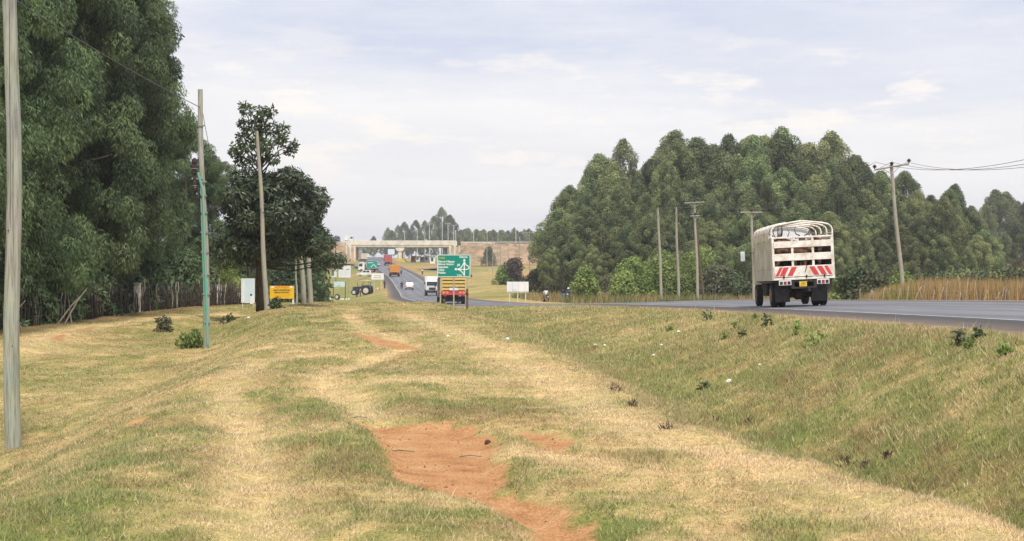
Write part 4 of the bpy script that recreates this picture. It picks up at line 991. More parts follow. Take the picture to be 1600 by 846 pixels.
# ------------------------------------------------------------------ vehicles
M_TYRE = plain('tyre rubber', (0.022, 0.021, 0.021), 0.85, var=0.3)
M_RIM = plain('dusty brown rim', (0.25, 0.17, 0.12), 0.7, var=0.25)
M_RIMW = plain('pale rim', (0.55, 0.53, 0.46), 0.6)
M_CHAS = plain('grimy black chassis', (0.03, 0.027, 0.026), 0.8, var=0.4)
M_CREAM = plain('scuffed cream white paint', (0.82, 0.78, 0.70), 0.55, var=0.05, scale=3.2, dirt=(0.60, 0.50, 0.39))
M_CREAM2 = plain('dusty cream panel', (0.66, 0.63, 0.54), 0.65, var=0.08, scale=1.2, dirt=(0.52, 0.48, 0.39))
M_RED = plain('red reflective paint', (0.58, 0.06, 0.06), 0.45)
M_LAMP = plain('red lamp lens', (0.30, 0.03, 0.025), 0.25)
M_GLASS = glassy('dark window glass')
M_YEL = plain('yellow plate', (0.75, 0.50, 0.05), 0.5)
M_INK = plain('black lettering ink', (0.02, 0.02, 0.02), 0.6)
def wheel(parent, x, y, r, w, rim=M_RIM, side=-1):
    t = B().lathe([(-w / 2, r * .62), (-w / 2, r * .9), (-w * .36, r), (w * .36, r), (w / 2, r * .9), (w / 2, r * .62)], (x, y, r), 'x', 26).build('wheel', M_TYRE, parent, smooth='auto')
    s = side * (w / 2 + 0.004)
    B().lathe([(s - side * 0.02, r * .60), (s + side * 0.014, r * .585), (s + side * 0.004, r * .50), (s + side * 0.003, r * .24), (s + side * 0.035, r * .17)], (x, y, r), 'x', 20).build('rim', rim, t, smooth='auto')
    return t
def skin_mesh_obj(name, joints, edges, mat, parent, sub=1, loc=None):
    names = list(joints); me = bpy.data.meshes.new(name)
    me.from_pydata([joints[k][0] for k in names], [(names.index(a), names.index(b)) for a, b in edges], [])
    o = link(name, me, mat, parent, loc)
    o.modifiers.new('skin', 'SKIN')
    for i, k in enumerate(names):
        rr = joints[k][1]; me.skin_vertices[0].data[i].radius = rr if isinstance(rr, tuple) else (rr, rr)
    me.skin_vertices[0].data[0].use_root = True
    s = o.modifiers.new('subdivision', 'SUBSURF'); s.levels = sub; s.render_levels = sub
    return o

def livestock_truck():
    y0 = 60.0; x0 = (1258 - 800) / FPX * y0
    t = thing('livestock_truck', 'cream white livestock truck with hooped frame and red striped tailgate', 'truck', (x0, y0, surf(x0, y0) + 0.0), rot=(math.radians(-0.5), -math.atan(0.045), math.radians(-1.5)))
    for s in (-1, 1): B().box(s * .42 - .06, s * .42 + .06, .1, 6.9, .72, .98).build('chassis_rail', M_CHAS, t)
    B().box(-1.16, 1.16, 0.06, 5.15, 1.02, 1.14).build('load_floor', M_CHAS, t, 0.01)
    tg = B().box(-1.19, 1.19, -0.05, 0.03, 1.07, 1.165).build('tailgate', M_CREAM, t, 0.012)
    for x in (-1.15, -.40, .40, 1.15): B().box(x - .045, x + .045, -0.03, 0.035, 1.165, 2.76).build('post', M_CREAM, tg, 0.008)
    for z0_, z1_ in ((2.335, 2.585), (1.825, 2.10)): B().box(-1.12, 1.12, -0.055, -0.03, z0_, z1_).build('plank', M_CREAM, tg, 0.006)
    B().box(-1.19, 1.19, -0.04, 0.03, 2.70, 2.765).build('top_rail', M_CREAM, tg, 0.01)
    pn = B().box(-1.15, 1.15, -0.07, -0.03, 1.19, 1.61).build('striped_panel', M_CREAM, tg, 0.008)
    z_, w_ = 1.23, 0.34
    for x_a, wd, sg in ((-1.11, .12, 1), (-.95, .2, 1), (-.64, .2, 1), (.40, .2, -1), (.70, .2, -1), (.98, .13, -1)):
        B().prism([(x_a, z_), (x_a + wd, z_), (x_a + wd + (.18 * sg), z_ + w_), (x_a + .18 * sg, z_ + w_)] if -1.1 <= x_a + .18 * sg and x_a + wd + .18 * sg <= 1.11 else [(x_a, z_), (x_a + wd, z_), (x_a + wd, z_ + w_), (x_a, z_ + w_)], 'y', -0.078, -0.071).build('red_stripe', M_RED, tg)
    for x_ in (-.78, .1, .8): B().box(x_ - .03, x_ + .03, -.085, -.05, 1.14, 1.24).build('hinge', M_CHAS, tg)
    B().tube([(.12, -.09, 1.62), (.10, -.10, 1.50), (.05, -.1, 1.36)], .018, 6).build('latch_bar', plain('rusty iron', (0.16, 0.09, 0.06), 0.8), tg)
    for s in (-1, 1):
        B().box(s * 1.19 - .03, s * 1.19 + .03, 0.03, 5.15, 1.50, 2.72).build('side_panel', M_CREAM2, t, 0.01)
        ds = B().box(s * 1.20 - .035, s * 1.20 + .035, 0.03, 5.15, 1.06, 1.49).build('drop_side', M_CREAM2, t, 0.015)
        for k in range(5): B().box(s * 1.228 - .012, s * 1.228 + .012, .1 + k * 1.2, .17 + k * 1.2, 1.06, 2.72).build('stanchion', M_CREAM2, t)
    for k, yy in enumerate((0.02, 1.25, 2.5, 3.75, 5.0)):
        pts = [(-1.19, yy, 2.70), (-1.19, yy, 2.98), (-1.15, yy, 3.10), (-1.04, yy, 3.19), (-.85, yy, 3.245), (-.4, yy, 3.31), (0, yy, 3.36), (.4, yy, 3.31), (.85, yy, 3.245), (1.04, yy, 3.19), (1.15, yy, 3.10), (1.19, yy, 2.98), (1.19, yy, 2.70)]
        B().tube(pts, 0.034, 8).build('hoop', M_CREAM, t, smooth='auto')
    B().tube([(0, -.02, 3.37), (0, 5.05, 3.37)], .025, 6).build('ridge_bar', M_CREAM, t)
    B().tube([(-1.16, 0, 2.86), (-1.16, 5.05, 2.86)], .022, 6).build('side_bar', M_CREAM, t); B().tube([(1.16, 0, 2.86), (1.16, 5.05, 2.86)], .022, 6).build('side_bar', M_CREAM, t)
    # crumpled white cover over the near side hoops
    b = B(); prof = [(-1.235, 2.66), (-1.235, 2.98), (-1.19, 3.12), (-1.06, 3.235), (-.86, 3.295), (-.5, 3.34)]; n = 18; vs = []
    for i in range(n):
        yy = 0.55 + 4.55 * i / (n - 1)
        for j, (px_, pz_) in enumerate(prof): vs.append((px_ + .02 * math.sin(i * 2.1 + j), yy, pz_ + .03 * math.sin(i * 1.7 + j * 1.3) - (0.10 * (i % 5 == 2) if j == 0 else 0)))
    b.add(vs, [(i * 6 + j, (i + 1) * 6 + j, (i + 1) * 6 + j + 1, i * 6 + j + 1) for i in range(n - 1) for j in range(5)])
    o = b.build('tarpaulin', M_CREAM, t); sm = o.modifiers.new('thickness', 'SOLIDIFY'); sm.thickness = 0.008
    hb = [(-1.15, 1.14), (1.15, 1.14), (1.15, 3.0), (1.08, 3.14), (.85, 3.21), (0, 3.32), (-.85, 3.21), (-1.08, 3.14), (-1.15, 3.0)]
    B().prism(hb, 'y', 5.08, 5.14).build('headboard', plain('white headboard', (0.80, 0.80, 0.80), 0.5, var=0.04), t)
    M_DARKEN = plain('added darkening timber', (0.10, 0.06, 0.04), 0.85, var=0.3)  # dark brown boards added inside the bed to darken the tailgate slots
    for k in range(5): B().box(-1.12, 1.12, 5.02, 5.07, 1.15 + k * .29, 1.42 + k * .29).build('darkening_plank', M_DARKEN, t)
    for s in (-1, 1):
        for k in range(5): B().box(s * 1.145 - .012, s * 1.145 + .012, .1, 5.0, 1.15 + k * .29, 1.42 + k * .29).build('darkening_plank', M_DARKEN, t)
    cab = B(); pr_ = [(5.35, .95), (7.0, .95), (7.08, 1.7), (6.85, 2.62), (6.6, 2.75), (5.4, 2.75)]
    cab.prism(pr_, 'x', -1.05, 1.05); cab = cab.build('cab', M_CREAM, t, 0.05)
    for s in (-1, 1):
        B().prism([(5.75, 1.78), (6.85, 1.78), (6.68, 2.5), (5.75, 2.5)], 'x', s * 1.058, s * 1.052).build('side_window', M_GLASS, cab)
        mr = B().box(s * 1.5 - .1, s * 1.5 + .1, 6.72, 6.80, 1.95, 2.38).build('mirror', plain('pale mirror back', (0.55, 0.62, 0.62), 0.3), cab, 0.03)
        B().tube([(s * 1.05, 6.9, 2.3), (s * 1.45, 6.78, 2.33)], .015, 5).build('mirror_arm', M_CHAS, cab)
    for s in (-1, 1):
        h = B().box(s * .74 - .24, s * .74 + .24, -.06, .02, .865, 1.06).build('tail_light', M_WHITE, t, 0.012)
        for k in (-1, 0, 1): B().box(s * .74 + k * .15 - .055, s * .74 + k * .15 + .055, -.075, -.058, .90, 1.02).build('lamp', M_LAMP if k == 0 else M_CHAS, h)
        B().box(s * .72 - .29, s * .72 + .29, 1.92, 1.94, .20, .98).build('mud_flap', plain('grey black flap', (0.045, 0.043, 0.042), 0.7, var=0.3), t, 0.004).location.y = -1.0
    bf = B().box(-.50, .50, -.04, .04, .72, .79).build('bumper_frame', M_CHAS, t, 0.01)
    for s in (-1, 1): B().box(s * .44 - .06, s * .44 + .06, -.03, .05, .79, 1.03).build('bumper_post', M_CHAS, bf)
    pl = B().box(-.19, .10, -.055, -.042, .80, .99).build('number_plate', M_YEL, t)
    text('KBN', .085, M_INK, pl, (-.12, -.058, .90), name='lettering'); text('417T', .085, M_INK, pl, (-.145, -.058, .815), name='lettering')
    for s in (-1, 1):
        wheel(t, s * .97, 1.55, .47, .25, M_RIM, s); wheel(t, s * .68, 1.55, .47, .25, M_RIM, s); wheel(t, s * .98, 5.95, .47, .25, M_RIM, s)
    B().tube([(-.9, 1.55, .47), (.9, 1.55, .47)], .11, 8).build('axle', M_CHAS, t); B().lathe([(-.2, .1), (-.1, .2), (.1, .2), (.2, .1)], (0, 1.55, .47), 'x', 12).build('differential', plain('brown axle housing', (0.09, 0.055, 0.04), 0.8), t)
    B().box(-.36, .36, 2.4, 4.6, .50, .95).build('gearbox_tank', plain('brown tank', (0.08, 0.05, 0.04), 0.8), t, 0.04); B().box(-1.05, -.55, 3.0, 4.2, .45, .95).build('fuel_tank', M_CHAS, t, 0.05)
    return t
TR = livestock_truck()

def cow(seed, label, lx, ly, yaw, mat, head_up):
    """stands on the load floor of the truck"""
    m = Matrix.Translation(TR.location) @ TR.rotation_euler.to_matrix().to_4x4()
    p = m @ Vector((lx, ly, 1.145))
    t = thing('cow', label, 'cow', p, TR.rotation_euler.z + yaw, 'cattle standing in the livestock truck'); t.scale = (1.06, 1.0, 1.10)
    hz = head_up
    J = {'pelvis': ((0, -.55, 1.12), (.25, .24)), 'belly': ((0, -.05, 1.02), (.29, .30)), 'chest': ((0, .42, 1.04), (.24, .30)), 'neck': ((0, .72, 1.24), (.13, .19)), 'poll': ((0, .95, hz), (.11, .13)), 'muzzle': ((0, 1.27, hz - .22), (.075, .085)), 'nose': ((0, 1.36, hz - .28), (.065, .06)), 'tail1': ((0, -.82, 1.2), .04), 'tail2': ((0, -.90, .75), .022)}
    E = [('pelvis', 'belly'), ('belly', 'chest'), ('chest', 'neck'), ('neck', 'poll'), ('poll', 'muzzle'), ('muzzle', 'nose'), ('pelvis', 'tail1'), ('tail1', 'tail2')]
    for s, n_ in ((-1, 'l'), (1, 'r')):
        J['hip' + n_] = ((s * .15, -.62, .95), .13); J['stifle' + n_] = ((s * .17, -.48, .72), .09); J['hock' + n_] = ((s * .16, -.68, .42), .05); J['hoof' + n_] = ((s * .16, -.62, .04), .05)
        J['should' + n_] = ((s * .14, .45, .85), .12); J['knee' + n_] = ((s * .14, .46, .42), .055); J['fhoof' + n_] = ((s * .14, .45, .04), .05)
        J['ear' + n_] = ((s * .14, .92, hz + .02), .035); J['eart' + n_] = ((s * .27, .90, hz - .02), .02)
        E += [('pelvis', 'hip' + n_), ('hip' + n_, 'stifle' + n_), ('stifle' + n_, 'hock' + n_), ('hock' + n_, 'hoof' + n_), ('chest', 'should' + n_), ('should' + n_, 'knee' + n_), ('knee' + n_, 'fhoof' + n_), ('poll', 'ear' + n_), ('ear' + n_, 'eart' + n_)]
    skin_mesh_obj('body', J, E, mat, t)
    for s in (-1, 1): B().tube([(s * .08, .93, hz + .08), (s * .24, .93, hz + .16), (s * .30, .93, hz + .32), (s * .22, .95, hz + .48)], [.026, .022, .015, .005], 7).build('horn', plain('dark horn', (0.10, 0.085, 0.065), 0.5), t, smooth='auto')
COWM = [plain('brown hide', (0.17, 0.085, 0.05), 0.8, var=0.3), plain('dark brown hide', (0.07, 0.04, 0.03), 0.8, var=0.3), plain('tan hide', (0.34, 0.22, 0.14), 0.8, var=0.25)]
cow(1, 'brown cow with raised horns standing behind the tailgate', -.55, 1.85, math.radians(168), COWM[0], 1.34)
cow(2, 'dark brown cow standing across the middle of the truck bed', .15, 1.25, math.radians(100), COWM[1], 1.38)
cow(3, 'tan cow standing at the tailgate corner away from the cover', .72, 1.9, math.radians(178), COWM[2], 1.42)
cow(6, 'brown cow standing crosswise against the tailgate', -.35, .52, math.radians(-88), COWM[0], 1.42)
cow(7, 'tan cow standing crosswise facing the covered side', .3, 1.95, math.radians(92), COWM[2], 1.4)
cow(4, 'brown cow facing forward deep in the truck bed', -.4, 2.9, math.radians(10), COWM[0], 1.5)
cow(5, 'dark cow facing forward beside the headboard', .45, 3.1, math.radians(-8), COWM[1], 1.5)

def lorry(name, label, x, y, rotz, cabm, bodym, kind, L=6.0, W=2.4, Hb=2.3, bed=1.05, z=None, group=None, cat='truck', cab_h=2.7):
    """origin at the rear; y forward"""
    t = thing(name, label, cat, (x, y, surf(x, y) if z is None else z), rotz, group); w = W / 2
    for s in (-1, 1): B().box(s * .4 - .06, s * .4 + .06, 0.1, L + 1.7, .7, bed).build('chassis_rail', M_CHAS, t)
    cab = B().prism([(L + .15, .6), (L + 1.85, .6), (L + 1.95, 1.5), (L + 1.7, cab_h - .1), (L + 1.5, cab_h), (L + .15, cab_h)], 'x', -w * .95, w * .95).build('cab', cabm, t, .06)
    B().hexa([(-w * .82, L + 1.98, 1.55), (w * .82, L + 1.98, 1.55), (w * .82, L + 1.90, 1.55), (-w * .82, L + 1.90, 1.55), (-w * .8, L + 1.76, cab_h - .2), (w * .8, L + 1.76, cab_h - .2), (w * .8, L + 1.68, cab_h - .2), (-w * .8, L + 1.68, cab_h - .2)]).build('windscreen', M_GLASS, cab)
    for s in (-1, 1):
        B().box(s * w * .955 - .006, s * w * .955 + .006, L + .7, L + 1.6, 1.6, cab_h - .25).build('side_window', M_GLASS, cab)
        B().box(s * w * .72 - .17, s * w * .72 + .17, L + 1.9, L + 1.97, .85, 1.05).build('headlight', plain('headlight glass', (0.6, 0.6, 0.58), 0.2), cab, .02)
        B().box(s * (w + .15) - .07, s * (w + .15) + .07, L + 1.6, L + 1.68, 1.7, 2.1).build('mirror', M_CHAS, cab)
        B().box(s * w * .72 - .2, s * w * .72 + .2, -.04, .02, .82, .98).build('tail_light', M_LAMP, t)
    B().box(-w * .95, w * .95, L + 1.86, L + 2.03, .45, .78).build('bumper', M_CHAS, cab, .03); B().box(-.5, .5, L + 1.91, L + 1.97, .9, 1.25).build('grille', M_CHAS, cab)
    if kind == 'box':
        bo = B().box(-w, w, 0, L, bed, bed + Hb).build('cargo_box', bodym, t, .04)
        B().box(-w * .96, w * .96, -.03, 0.0, bed + .06, bed + Hb - .06).build('rear_door', bodym, t, .01); B().box(-.02, .02, -.04, -.03, bed + .1, bed + Hb - .1).build('door_seam', M_CHAS, t)
    elif kind == 'tipper':
        bo = B().prism([(-w * .9, bed), (w * .9, bed), (w, bed + .35), (w, bed + Hb), (-w, bed + Hb), (-w, bed + .35)], 'y', 0, L).build('tipper_body', bodym, t, .03)
        for s in (-1, 1):
            for k in range(6): B().box(s * (w + .04) - .04, s * (w + .04) + .04, .2 + k * L / 6, .35 + k * L / 6, bed + .35, bed + Hb).build('rib', bodym, bo)
        for k in range(3): B().box(-w, w, -.07, -.001, bed + .45 + k * .5, bed + .53 + k * .5).build('tailboard_rib', bodym, bo)
    elif kind == 'slatted':
        bo = B().box(-w, w, 0, L, bed, bed + .22).build('trailer_frame', M_RED, t, .03)
        B().box(-w * .93, w * .93, .12, L - .1, bed + .22, bed + Hb - .05).build('load', plain('dark brown load', (0.07, 0.05, 0.035), 0.9), t)
        for k in range(8):
            zz = bed + .3 + k * (Hb - .3) / 8
            for s in (-1, 1): B().box(s * w * .5 - w * .44, s * w * .5 + w * .44, .0, .10, zz, zz + (Hb - .3) / 8 * .68).build('slat', bodym, t, .01)
        for x_ in (-w * .98, 0, w * .98): B().box(x_ - .05, x_ + .05, -.03, .12, bed + .22, bed + Hb).build('post', bodym, t)
        B().box(-.45, .45, -.06, -.03, bed + .28, bed + .55).build('rear_board', M_WHITE, t)
        B().box(-w, w, -.05, .0, bed - .2, bed - .01).build('rear_panel', M_RED, t, .02)
        for s in (-1, 1):
            for k in range(2): B().box(s * (w * .55 + k * .35) - .12, s * (w * .55 + k * .35) + .12, -.065, -.05, bed - .05, bed + .15).build('reflector', plain('pale red reflector', (0.65, 0.30, 0.2), 0.4), t)
        B().box(-w * .95, w * .95, .3, .36, .25, bed - .36).build('mud_flap', M_BLACK, t)
    elif kind == 'flat':
        bo = B().box(-w, w, 0, L, bed, bed + .18).build('flatbed', bodym, t, .02)
        for k in range(4):
            for s in (-1, 1): B().box(s * w * .95 - .04, s * w * .95 + .04, .1 + k * (L - .3) / 3, .2 + k * (L - .3) / 3, bed + .18, bed + 1.3).build('stake', M_CHAS, t)
        B().box(-w * .85, w * .85, .2, L - .3, bed + .18, bed + Hb).build('load', bodym, t, .05)
    for s in (-1, 1):
        for yy in ([1.2, L + 1.05] if L < 6.5 else [1.1, 2.3, L + 1.05]):
            wheel(t, s * (w - .18), yy, .46, .3, M_RIM, s)
    return t
def car(name, label, x, y, rotz, paint, L=4.2, W=1.7, H=1.5, kind='hatch', z=None, group=None):
    t = thing(name, label, 'car', (x, y, surf(x, y) if z is None else z), rotz, group); w = W / 2
    prof = [(0, .35), (0, .78), (.12, .92), (L * .62, .95), (L - .35, .84), (L, .68), (L, .32), (L - .2, .24), (.2, .24)]
    body = B().prism(prof, 'x', -w, w).build('body', paint, t, .06)
    y0, y1, y2, y3 = (.05, .35, L * .52, L * .70) if kind != 'suv' else (.03, .2, L * .55, L * .72)
    wt = w * .80
    B().hexa([(-w * .97, y0, .92), (w * .97, y0, .92), (w * .97, y3, .92), (-w * .97, y3, .92), (-wt, y1, H), (wt, y1, H), (wt, y2, H), (-wt, y2, H)]).build('roof', paint, t, .05)
    def lerp(a, b, k): return a + (b - a) * k
    za, zb = .98, H - .10; ka, kb = (za - .92) / (H - .92), (zb - .92) / (H - .92)
    for nm, ya, yb in (('rear_window', (lerp(y0, y1, ka), lerp(y0, y1, kb)), -1), ('windscreen', (lerp(y3, y2, ka), lerp(y3, y2, kb)), 1)):
        wa, wb = lerp(w * .97, wt, ka) * .88, lerp(w * .97, wt, kb) * .88; e = .012 * yb; yA, yB = ya
        B().hexa([(-wa, yA - e, za), (wa, yA - e, za), (wa, yA + e, za), (-wa, yA + e, za), (-wb, yB - e, zb), (wb, yB - e, zb), (wb, yB + e, zb), (-wb, yB + e, zb)]).build(nm, M_GLASS, t)
    for s in (-1, 1):
        for (fa, fb) in ((.08, .48), (.53, .92)):
            A = []
            for zz, kk in ((za, ka), (zb, kb)):
                yl, yr = lerp(y0, y1, kk) + .1, lerp(y3, y2, kk) - .1; xw = lerp(w * .97, wt, kk)
                A.append((xw, lerp(yl, yr, fa), lerp(yl, yr, fb), zz))
            (xa, a0, a1, z0), (xb, b0, b1, z1) = A
            B().hexa([(s * (xa - .01), a0, z0), (s * (xa + .012), a0, z0), (s * (xa + .012), a1, z0), (s * (xa - .01), a1, z0), (s * (xb - .01), b0, z1), (s * (xb + .012), b0, z1), (s * (xb + .012), b1, z1), (s * (xb - .01), b1, z1)]).build('side_window', M_GLASS, t)
        B().box(s * w * .82 - .12, s * w * .82 + .12, -.02, .05, .66, .86).build('tail_light', M_LAMP, t, .01)
        B().box(s * w * .72 - .16, s * w * .72 + .16, L - .12, L + .01, .6, .74).build('headlight', plain('headlight glass', (0.6, 0.6, 0.58), 0.2), t, .01)
        for yy in (L * .18, L * .81): wheel(t, s * (w - .1), yy, .32, .2, M_RIMW, s)
    B().box(-w * .95, w * .95, -.06, .08, .3, .5).build('bumper', M_CHAS, t, .03)
    B().box(-.25, .25, -.07, -.06, .56, .68).build('number_plate', M_YEL, t)
    return t

def person(label, x, y, rotz, shirt, trousers, pose='stand', z=None, s=1.0, hat=None, group=None):
    t = thing('person', label, 'person', (x, y, surf(x, y) if z is None else z), rotz, group); t.scale = (s, s, s)
    SK = plain('dark brown skin', (0.10, 0.055, 0.035), 0.6)
    if pose == 'sit':
        hp, kn, an, dz = (0.0, .80), (.38, .78), (.30, .38), -0.13
    else:
        hp, kn, an, dz = (0.0, .90), (.03, .50), (-.02, .08), 0.0
    J = {'pelvis': ((0, 0, .95 + dz), (.13, .10)), 'chest': ((0, 0, 1.25 + dz), (.16, .11)), 'neck': ((0, 0, 1.46 + dz), .055), 'head': ((0, .02, 1.56 + dz), (.075, .09)), 'crown': ((0, .01, 1.68 + dz), (.07, .085))}
    E = [('pelvis', 'chest'), ('chest', 'neck'), ('neck', 'head'), ('head', 'crown')]; SH = [('pelvis', 'chest')]; TR_ = []
    for sg, n_ in ((-1, 'l'), (1, 'r')):
        fx = sg * (.20 if pose == 'sit' else .10)
        J['sh' + n_] = ((sg * .19, 0, 1.40 + dz), .06); J['el' + n_] = ((sg * .27, .05 if pose == 'stand' else .14, 1.13 + dz), .045)
        J['wr' + n_] = ((sg * .27, .12, .90 + dz) if pose == 'stand' else (sg * .30, .42, 1.12 + dz), .035); J['ha' + n_] = ((sg * .27, .15, .82 + dz) if pose == 'stand' else (sg * .30, .50, 1.12 + dz), .04)
        J['hi' + n_] = ((sg * .09, hp[0], hp[1] + (0 if pose == 'stand' else .0)), .095); J['kn' + n_] = ((fx, kn[0], kn[1]), .065); J['an' + n_] = ((fx, an[0], an[1]), .045); J['to' + n_] = ((fx, an[0] + .15, an[1] - .04), .04)
        E += [('chest', 'sh' + n_), ('sh' + n_, 'el' + n_), ('el' + n_, 'wr' + n_), ('wr' + n_, 'ha' + n_), ('pelvis', 'hi' + n_), ('hi' + n_, 'kn' + n_), ('kn' + n_, 'an' + n_), ('an' + n_, 'to' + n_)]
        SH += [('chest', 'sh' + n_), ('sh' + n_, 'el' + n_)]; TR_ += [('pelvis', 'hi' + n_), ('hi' + n_, 'kn' + n_), ('kn' + n_, 'an' + n_)]
    skin_mesh_obj('body', J, E, SK, t)
    def grow(es, k):
        ks = []; [ks.append(q) for e in es for q in e if q not in ks]
        return {q: (J[q][0], tuple(v + k for v in J[q][1]) if isinstance(J[q][1], tuple) else J[q][1] + k) for q in ks}
    skin_mesh_obj('shirt', grow(SH, .022), SH, shirt, t); skin_mesh_obj('trousers', grow(TR_, .02), TR_, trousers, t)
    if hat: B().lathe([(0, .17), (.02, .16), (.03, .10), (.12, .08), (.14, .03)], (0, .01, 1.67 + dz), 'z', 14).build('hat', hat, t, smooth='auto')
    else: B().lathe([(0, .098), (.06, .10), (.10, .07), (.12, .02)], (0, -.005, 1.64 + dz), 'z', 12).build('hair', M_BLACK, t, smooth='auto')
    return t
def motorbike(label, x, y, rotz, paint, z=None, group=None):
    t = thing('motorcycle', label, 'motorcycle', (x, y, surf(x, y) if z is None else z), rotz, group)
    for yy in (-.62, .66):
        w_ = B().lathe([(-.05, .20), (-.06, .27), (-.03, .31), (.03, .31), (.06, .27), (.05, .20)], (0, yy, .31), 'x', 20).build('wheel', M_TYRE, t, smooth='auto'); B().lathe([(-.062, .19), (-.064, .19)], (0, yy, .31), 'x', 14).build('rim', M_STEEL, w_)
    B().tube([(0, -.62, .31), (0, -.2, .55), (0, .35, .75), (0, .48, .95)], .04, 8).build('frame', M_CHAS, t)
    B().tube([(0, .66, .31), (0, .5, .85), (0, .46, 1.0)], .03, 8).build('fork', M_STEEL, t)
    B().lathe([(-.28, .06), (-.15, .14), (.1, .15), (.25, .07)], (0, .18, .80), 'y', 12).build('tank', paint, t, smooth='auto')
    B().box(-.12, .12, -.62, -.02, .74, .84).build('seat', M_BLACK, t, .03); B().box(-.13, .13, -.15, .25, .32, .58).build('engine', M_STEEL, t, .03)
    B().tube([(-.36, .36, 1.05), (-.1, .46, 1.0), (.1, .46, 1.0), (.36, .36, 1.05)], .016, 6).build('handlebar', M_CHAS, t); B().lathe([(0, .09), (.08, .07)], (0, .52, .92), 'y', 12).build('headlamp', plain('headlight glass', (0.6, 0.6, 0.58), 0.2), t)
    B().prism([(-.82, .55), (-.5, .66), (-.5, .70), (-.84, .60)], 'x', -.07, .07).build('mudguard', paint, t)
    B().box(-.06, .06, -.74, -.70, .62, .72).build('tail_light', M_LAMP, t)
    return t
def H_(y): return heading(y)
M_ORANGE = plain('orange body paint', (0.62, 0.27, 0.05), 0.6, var=0.15); M_YELL = plain('dull yellow slat paint', (0.66, 0.46, 0.14), 0.6, var=0.15)
M_REDBODY = plain('faded red sheet', (0.42, 0.09, 0.08), 0.7); M_GREYL = plain('dark grey load', (0.12, 0.12, 0.14), 0.8); M_SILV = plain('white car paint', (0.74, 0.74, 0.74), 0.3, var=0.03)
M_TEALS = plain('sign green', (0.0, 0.25, 0.195), 0.45, var=0.05)
def onroad(px, y, off=0): return (px - 800) / FPX * y + off
lorry('lorry', 'red tailed lorry with yellow slatted load behind the green road sign', onroad(709, 158), 158, H_(165) - 0.07, plain('white cab', (0.6, 0.6, 0.58), 0.5), M_YELL, 'slatted', 8.0, 2.5, 3.1, 1.15)
yb = 232; lorry('box_van', 'white box lorry driving towards the green road sign', onroad(681, yb) - 1.1, yb + 7.5, H_(yb) + math.pi, M_SILV, M_WHITE, 'box', 4.6, 2.1, 2.0, .95, cab_h=2.35)
lorry('tipper_lorry', 'orange tipper lorry climbing towards the bridge', onroad(617, 384), 384, H_(390), plain('orange cab', (0.5, 0.25, 0.06), 0.5), M_ORANGE, 'tipper', 5.2, 2.5, 1.95, 1.1)
car('hatchback', 'small white hatchback driving away up the highway', onroad(640, 298), 298, H_(300), M_SILV, 3.8, 1.62, 1.45)
motorbike('motorcycle carrying a rider beside the small white hatchback', onroad(628, 305), 305, H_(300), M_REDBODY); person('motorcycle rider in dark clothes beside the small white hatchback', onroad(628, 305), 304.8, H_(300), plain('dark jacket', (0.04, 0.035, 0.035), 0.8), plain('dark trousers', (0.03, 0.03, 0.04), 0.8), 'sit')
motorbike('motorcycle carrying a rider just past the orange tipper', onroad(627, 402), 402, H_(400), M_INK); person('motorcycle rider in grey just past the orange tipper', onroad(627, 402), 401.8, H_(400), plain('grey jacket', (0.2, 0.2, 0.22), 0.8), MATS['dark trousers'], 'sit')
person('pedestrian in white walking on the highway edge past the orange tipper', onroad(660, 400), 400, 0.3, M_WHITE, MATS['dark trousers'])
lorry('lorry', 'lorry with faded red box body stopped just before the bridge', onroad(607, 520), 520, H_(520), M_WHITE, M_REDBODY, 'box', 6, 2.5, 2.5, 1.1)
car('estate_car', 'white car passing beside the faded red lorry', onroad(593, 500) , 500, H_(500), M_SILV, 4.3, 1.75, 1.5, z=float(ground(onroad(593, 500), 500)) + 0.02) if False else None
car('estate_car', 'white car driving down from the bridge beside the faded red lorry', onroad(592, 505), 505, H_(500) + 0.9, M_SILV, 4.4, 1.75, 1.5)
lorry('lorry', 'white lorry driving under the bridge beside the abutment', onroad(569, 590), 590, H_(600) + 0.15, M_WHITE, plain('pale tan load', (0.55, 0.48, 0.40), 0.8), 'box', 5, 2.4, 2.2, 1.0)
lorry('lorry', 'white cabbed lorry standing behind the small green road sign', onroad(590, 430), 430, H_(430) + 1.35, M_WHITE, plain('dark crate load', (0.07, 0.05, 0.06), 0.8), 'flat', 3.4, 2.2, 1.1, 1.0, z=float(ground(onroad(585, 430), 430)))
car('suv_car', 'white estate car parked on the grass by the small green sign', onroad(580.5, 400), 400, math.radians(83), M_SILV, 3.7, 1.75, 1.6, 'suv')
lorry('lorry', 'dark laden flatbed crossing the bridge bank', -82.0, 635, -math.pi / 2 + 0.0, M_GREYL, M_GREYL, 'flat', 9, 2.4, 1.4, 1.1, z=15.0)
lorry('lorry', 'white lorry crossing at the end of the bridge', -69.0, 635, -math.pi / 2, M_WHITE, M_WHITE, 'box', 1.6, 2.3, 1.7, 1.0, z=15.0)

